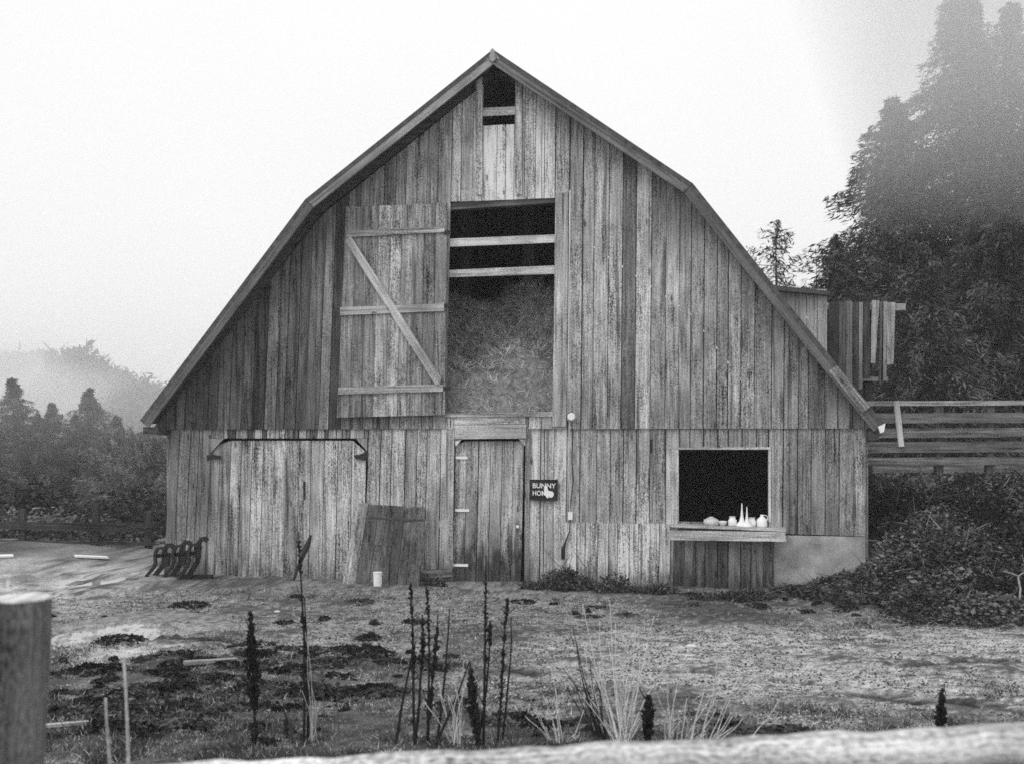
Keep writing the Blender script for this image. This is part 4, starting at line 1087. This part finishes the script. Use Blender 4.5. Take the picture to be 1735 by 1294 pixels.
stalk(DF, [(668, 702, 1085, .0), (704, 697, 985, -.006), (702, 716, 1040, .012)], 'forked dark stalks standing before the dark leaning panel', [(1, .45, .7, .012, 60), (1, .8, .97, .008, 30), (2, .6, .95, .012, 60)], .022, .011)
stalk(DF + .05, [(722, 740, 1040, .01), (726, 724, 985, 0), (738, 762, 1030, .015)], 'dark brushy stalks right of the forked pair', [(0, .5, .9, .016, 90), (1, .6, .95, .008, 40), (0, .2, .45, .012, 60)], .025, .01)
stalk(DF, [(812, 794, 1120, -.004), (820, 822, 940, .004), (806, 832, 1055, .02), (735, 794, 1118, .01)], 'dark stalks with a thick leafy lower part in the middle foreground', [(0, .05, .9, .032, 380), (1, .1, .9, .005, 60), (2, .82, 1.0, .014, 40)], .022, .01)
stalk(DF + .1, [(842, 860, 1010, .004), (850, 866, 1045, .01)], 'slender pair of dark stalks left of the pale grasses', [(0, .1, .95, .007, 70), (0, .8, .98, .009, 30)], .022, .009)
stalk(DF - .2, [(1098, 1098, 1178, .0)], 'short dark stub of a stalk among the pale grasses', [(0, .2, 1.0, .036, 260)], .015, .014)
stalk(DF - .2, [(1602, 1594, 1163, -.004)], 'short dark pointed stalk alone at the right before the near rail', [(0, .1, .9, .03, 240)], .014, .014)
stalk(4.4, [(216, 213, 1110, .0)], 'blurred pale straight stem beside the near round post', (), .5, .010)
stalk(4.4, [(186, 183, 1180, .0)], 'blurred pale shorter stem nearest the round post', (), .42, .010)
# pale grasses
GP = 'pale dry grass clumps in the foreground'
stalk(DF, [(1052, 988, 1020, -.03), (1050, 985, 1085, -.04), (1054, 1040, 1055, -.01), (1056, 1034, 1018, -.02), (1055, 1074, 1058, .01), (1056, 1108, 1042, .005), (1054, 1092, 1105, .0), (1050, 1012, 1120, -.01), (1052, 1062, 1160, .006), (1056, 1100, 1175, .01), (1050, 1018, 1050, -.03), (1060, 1084, 1200, .01)],
      'largest pale dry grass clump with long fanned stems', (), .68, .0040, 'dry_grass', 'dry grass', GP)
stalk(DF + .05, [(1028, 975, 1085, -.01), (1022, 998, 1120, 0), (1020, 970, 1060, -.02), (1030, 1010, 1150, .0)], 'dark thin stems within the left side of the largest grass clump', (), .03, .006, 'dry_grass', 'dry grass', GP)
stalk(DF, [(1152, 1165, 1180, .0), (1140, 1142, 1170, .0), (1136, 1128, 1140, .01), (1150, 1200, 1180, .01), (1132, 1146, 1150, .0)], 'small pale upright grass clump right of the dark stub', (), .62, .0038, 'dry_grass', 'dry grass', GP)
stalk(DF - .1, [(1190, 1245, 1160, .0), (1170, 1195, 1150, -.01), (1180, 1215, 1120, .015), (1200, 1252, 1140, .01)], 'pale leaning grass stems bent to the right', (), .62, .0038, 'dry_grass', 'dry grass', GP)
stalk(DF - .1, [(1255, 1320, 1184, .0)], 'single pale stem leaning far right by the near rail', (), .62, .0038, 'dry_grass', 'dry grass', GP)
stalk(DF, [(955, 935, 1130, .0), (948, 938, 1165, .01), (962, 990, 1200, .01), (940, 905, 1190, -.01)], 'sparse pale grass clump left of the largest one', (), .62, .0038, 'dry_grass', 'dry grass', GP)
stalk(DF, [(770, 742, 1150, .0), (776, 788, 1115, .0), (768, 790, 1155, -.01), (780, 770, 1140, .01)], 'pale broken grass between the dark brushy stalks', (), .62, .0038, 'dry_grass', 'dry grass', GP)
stalk(DF + .1, [(528, 518, 1020, .0), (525, 524, 1090, .0)], 'pale upright stems beside the tallest thin dark stalk', (), .45, .003, 'dry_grass', 'dry grass', GP)

# ------------------------------------------------------------------ haze and mist
def volume_mat(name, dens, aniso=0.0):
    m = bpy.data.materials.new(name); m.use_nodes = True; t = m.node_tree; t.nodes.clear()
    o = t.nodes.new('ShaderNodeOutputMaterial'); p = t.nodes.new('ShaderNodeVolumePrincipled')
    p.inputs['Color'].default_value = (.998, .998, .998, 1); p.inputs['Density'].default_value = dens; p.inputs['Anisotropy'].default_value = aniso
    t.links.new(p.outputs[0], o.inputs['Volume']); return m
def vol_box(name, lo, hi, dens):
    m = MB(); x0, y0, z0 = lo; x1, y1, z1 = hi
    vs = [(x0, y0, z0), (x1, y0, z0), (x1, y1, z0), (x0, y1, z0), (x0, y0, z1), (x1, y0, z1), (x1, y1, z1), (x0, y1, z1)]
    m.add(vs, [(3, 2, 1, 0), (4, 5, 6, 7), (0, 1, 5, 4), (1, 2, 6, 5), (2, 3, 7, 6), (3, 0, 4, 7)], [(0, 0, 0)] * 8, 1)
    o = m.build(name, volume_mat(name, dens)); tag(o, 'pale even haze over the whole valley', 'haze', kind='stuff'); return o
vol_box('haze', (-760, -90, -14), (760, 960, 60), .0013)
def fix_normals(o):
    import bmesh
    b = bmesh.new(); b.from_mesh(o.data); bmesh.ops.recalc_face_normals(b, faces=b.faces); b.to_mesh(o.data); b.free()
# low cloud lying before the tops of the right hand trees: a wedge, thicker the higher one looks
def mist_wedge(y_far, z_low, y_near, z_top, x_thin, x_full, x_end, dens, label):
    """a wedge of low cloud: nothing at its lower edge and at one end, thicker the higher one looks"""
    m = MB(); yf = y_far
    sec = lambda x, q: [(x, yf, z_low + (z_top - z_low) * 0.5 * (1 - q)), (x, yf + .001, z_top - (z_top - z_low) * 0.3 * (1 - q)), (x, yf - max(.002, (yf - y_near) * q), z_top - (z_top - z_low) * .4 * (1 - q))]
    rows = [sec(x_thin + (x_full - x_thin) * t, t ** 1.3) for t in np.linspace(0, 1, 9)] + [sec(x_end, 1)]
    vs = [v for rw in rows for v in rw]; fs = [(0, 1, 2), (len(vs) - 1, len(vs) - 2, len(vs) - 3)]
    for i in range(len(rows) - 1):
        for k_ in range(3):
            k2 = (k_ + 1) % 3; fs += [(i * 3 + k_, i * 3 + k2, i * 3 + 3 + k2), (i * 3 + k_, i * 3 + 3 + k2, i * 3 + 3 + k_)]
    m.add(vs, fs, [(0, 0, 0)] * len(vs), 1)
    o = m.build('mist', volume_mat('mist_bank', dens, .45)); fix_normals(o); tag(o, label, 'mist', kind='stuff')
mist_wedge(29.0, 7.6, 21.0, 26, 6.0, 9.5, 36, .50, 'low cloud drifting over the tops of the tall right hand conifers')
def mist_lens(px, py, D, rx, rz, ry, dens, label, seed):
    """a bank of mist whose thickness thins to nothing at its ragged edge"""
    c = W(px, py, D); m = MB(); nu, nr = 40, 7; vs = []
    for sgn in (-1, 1):
        for j in range(nr):
            q = j / nr
            for k_ in range(nu):
                a = 2 * math.pi * k_ / nu; w_ = 1 + .3 * mnoise.noise(Vector((math.cos(a) * 1.3 + seed, math.sin(a) * 1.3, seed * 1.7)))
                t = (1 - q) ** 1.5 * (1 + .25 * mnoise.noise(Vector((math.cos(a) * q * 3 + seed, math.sin(a) * q * 3, seed))))
                vs.append((c.x + rx * q * w_ * math.cos(a), c.y + sgn * (ry * t + .01), c.z + rz * q * w_ * math.sin(a)))
    rim = len(vs)
    for k_ in range(nu):
        a = 2 * math.pi * k_ / nu; w_ = 1 + .3 * mnoise.noise(Vector((math.cos(a) * 1.3 + seed, math.sin(a) * 1.3, seed * 1.7)))
        vs.append((c.x + rx * w_ * math.cos(a), c.y, c.z + rz * w_ * math.sin(a)))
    fs = []
    for h_ in (0, 1):
        o_ = h_ * nr * nu
        for j in range(nr):
            for k_ in range(nu):
                k2 = (k_ + 1) % nu
                A, B = o_ + j * nu + k_, o_ + j * nu + k2
                C, D_ = (o_ + (j + 1) * nu + k2, o_ + (j + 1) * nu + k_) if j < nr - 1 else (rim + k2, rim + k_)
                fs.append((A, B, C, D_) if h_ else (D_, C, B, A))
    m.add(vs, fs, [(0, 0, 0)] * len(vs), 1); o = m.build('mist', volume_mat('mist_patch', dens))
    import bmesh
    b = bmesh.new(); b.from_mesh(o.data); bmesh.ops.remove_doubles(b, verts=b.verts, dist=1e-4); bmesh.ops.recalc_face_normals(b, faces=b.faces); b.to_mesh(o.data); b.free()
    tag(o, label, 'mist', kind='stuff')
mist_lens(60, 672, 240, 22, 9, 30, .030, 'mist patch lying low across the hillside above the left conifers', 1.3)
mist_lens(-30, 610, 262, 26, 11, 30, .04, 'mist patch hiding the hilltop at the far left', 4.2)
mist_lens(130, 630, 285, 62, 26, 34, .006, 'broad thin mist over the whole wooded hillside', 7.7)
mist_lens(110, 690, 50, 12, 3.4, 8, .012, 'thin mist drifting before the left row of conifers', 2.9)
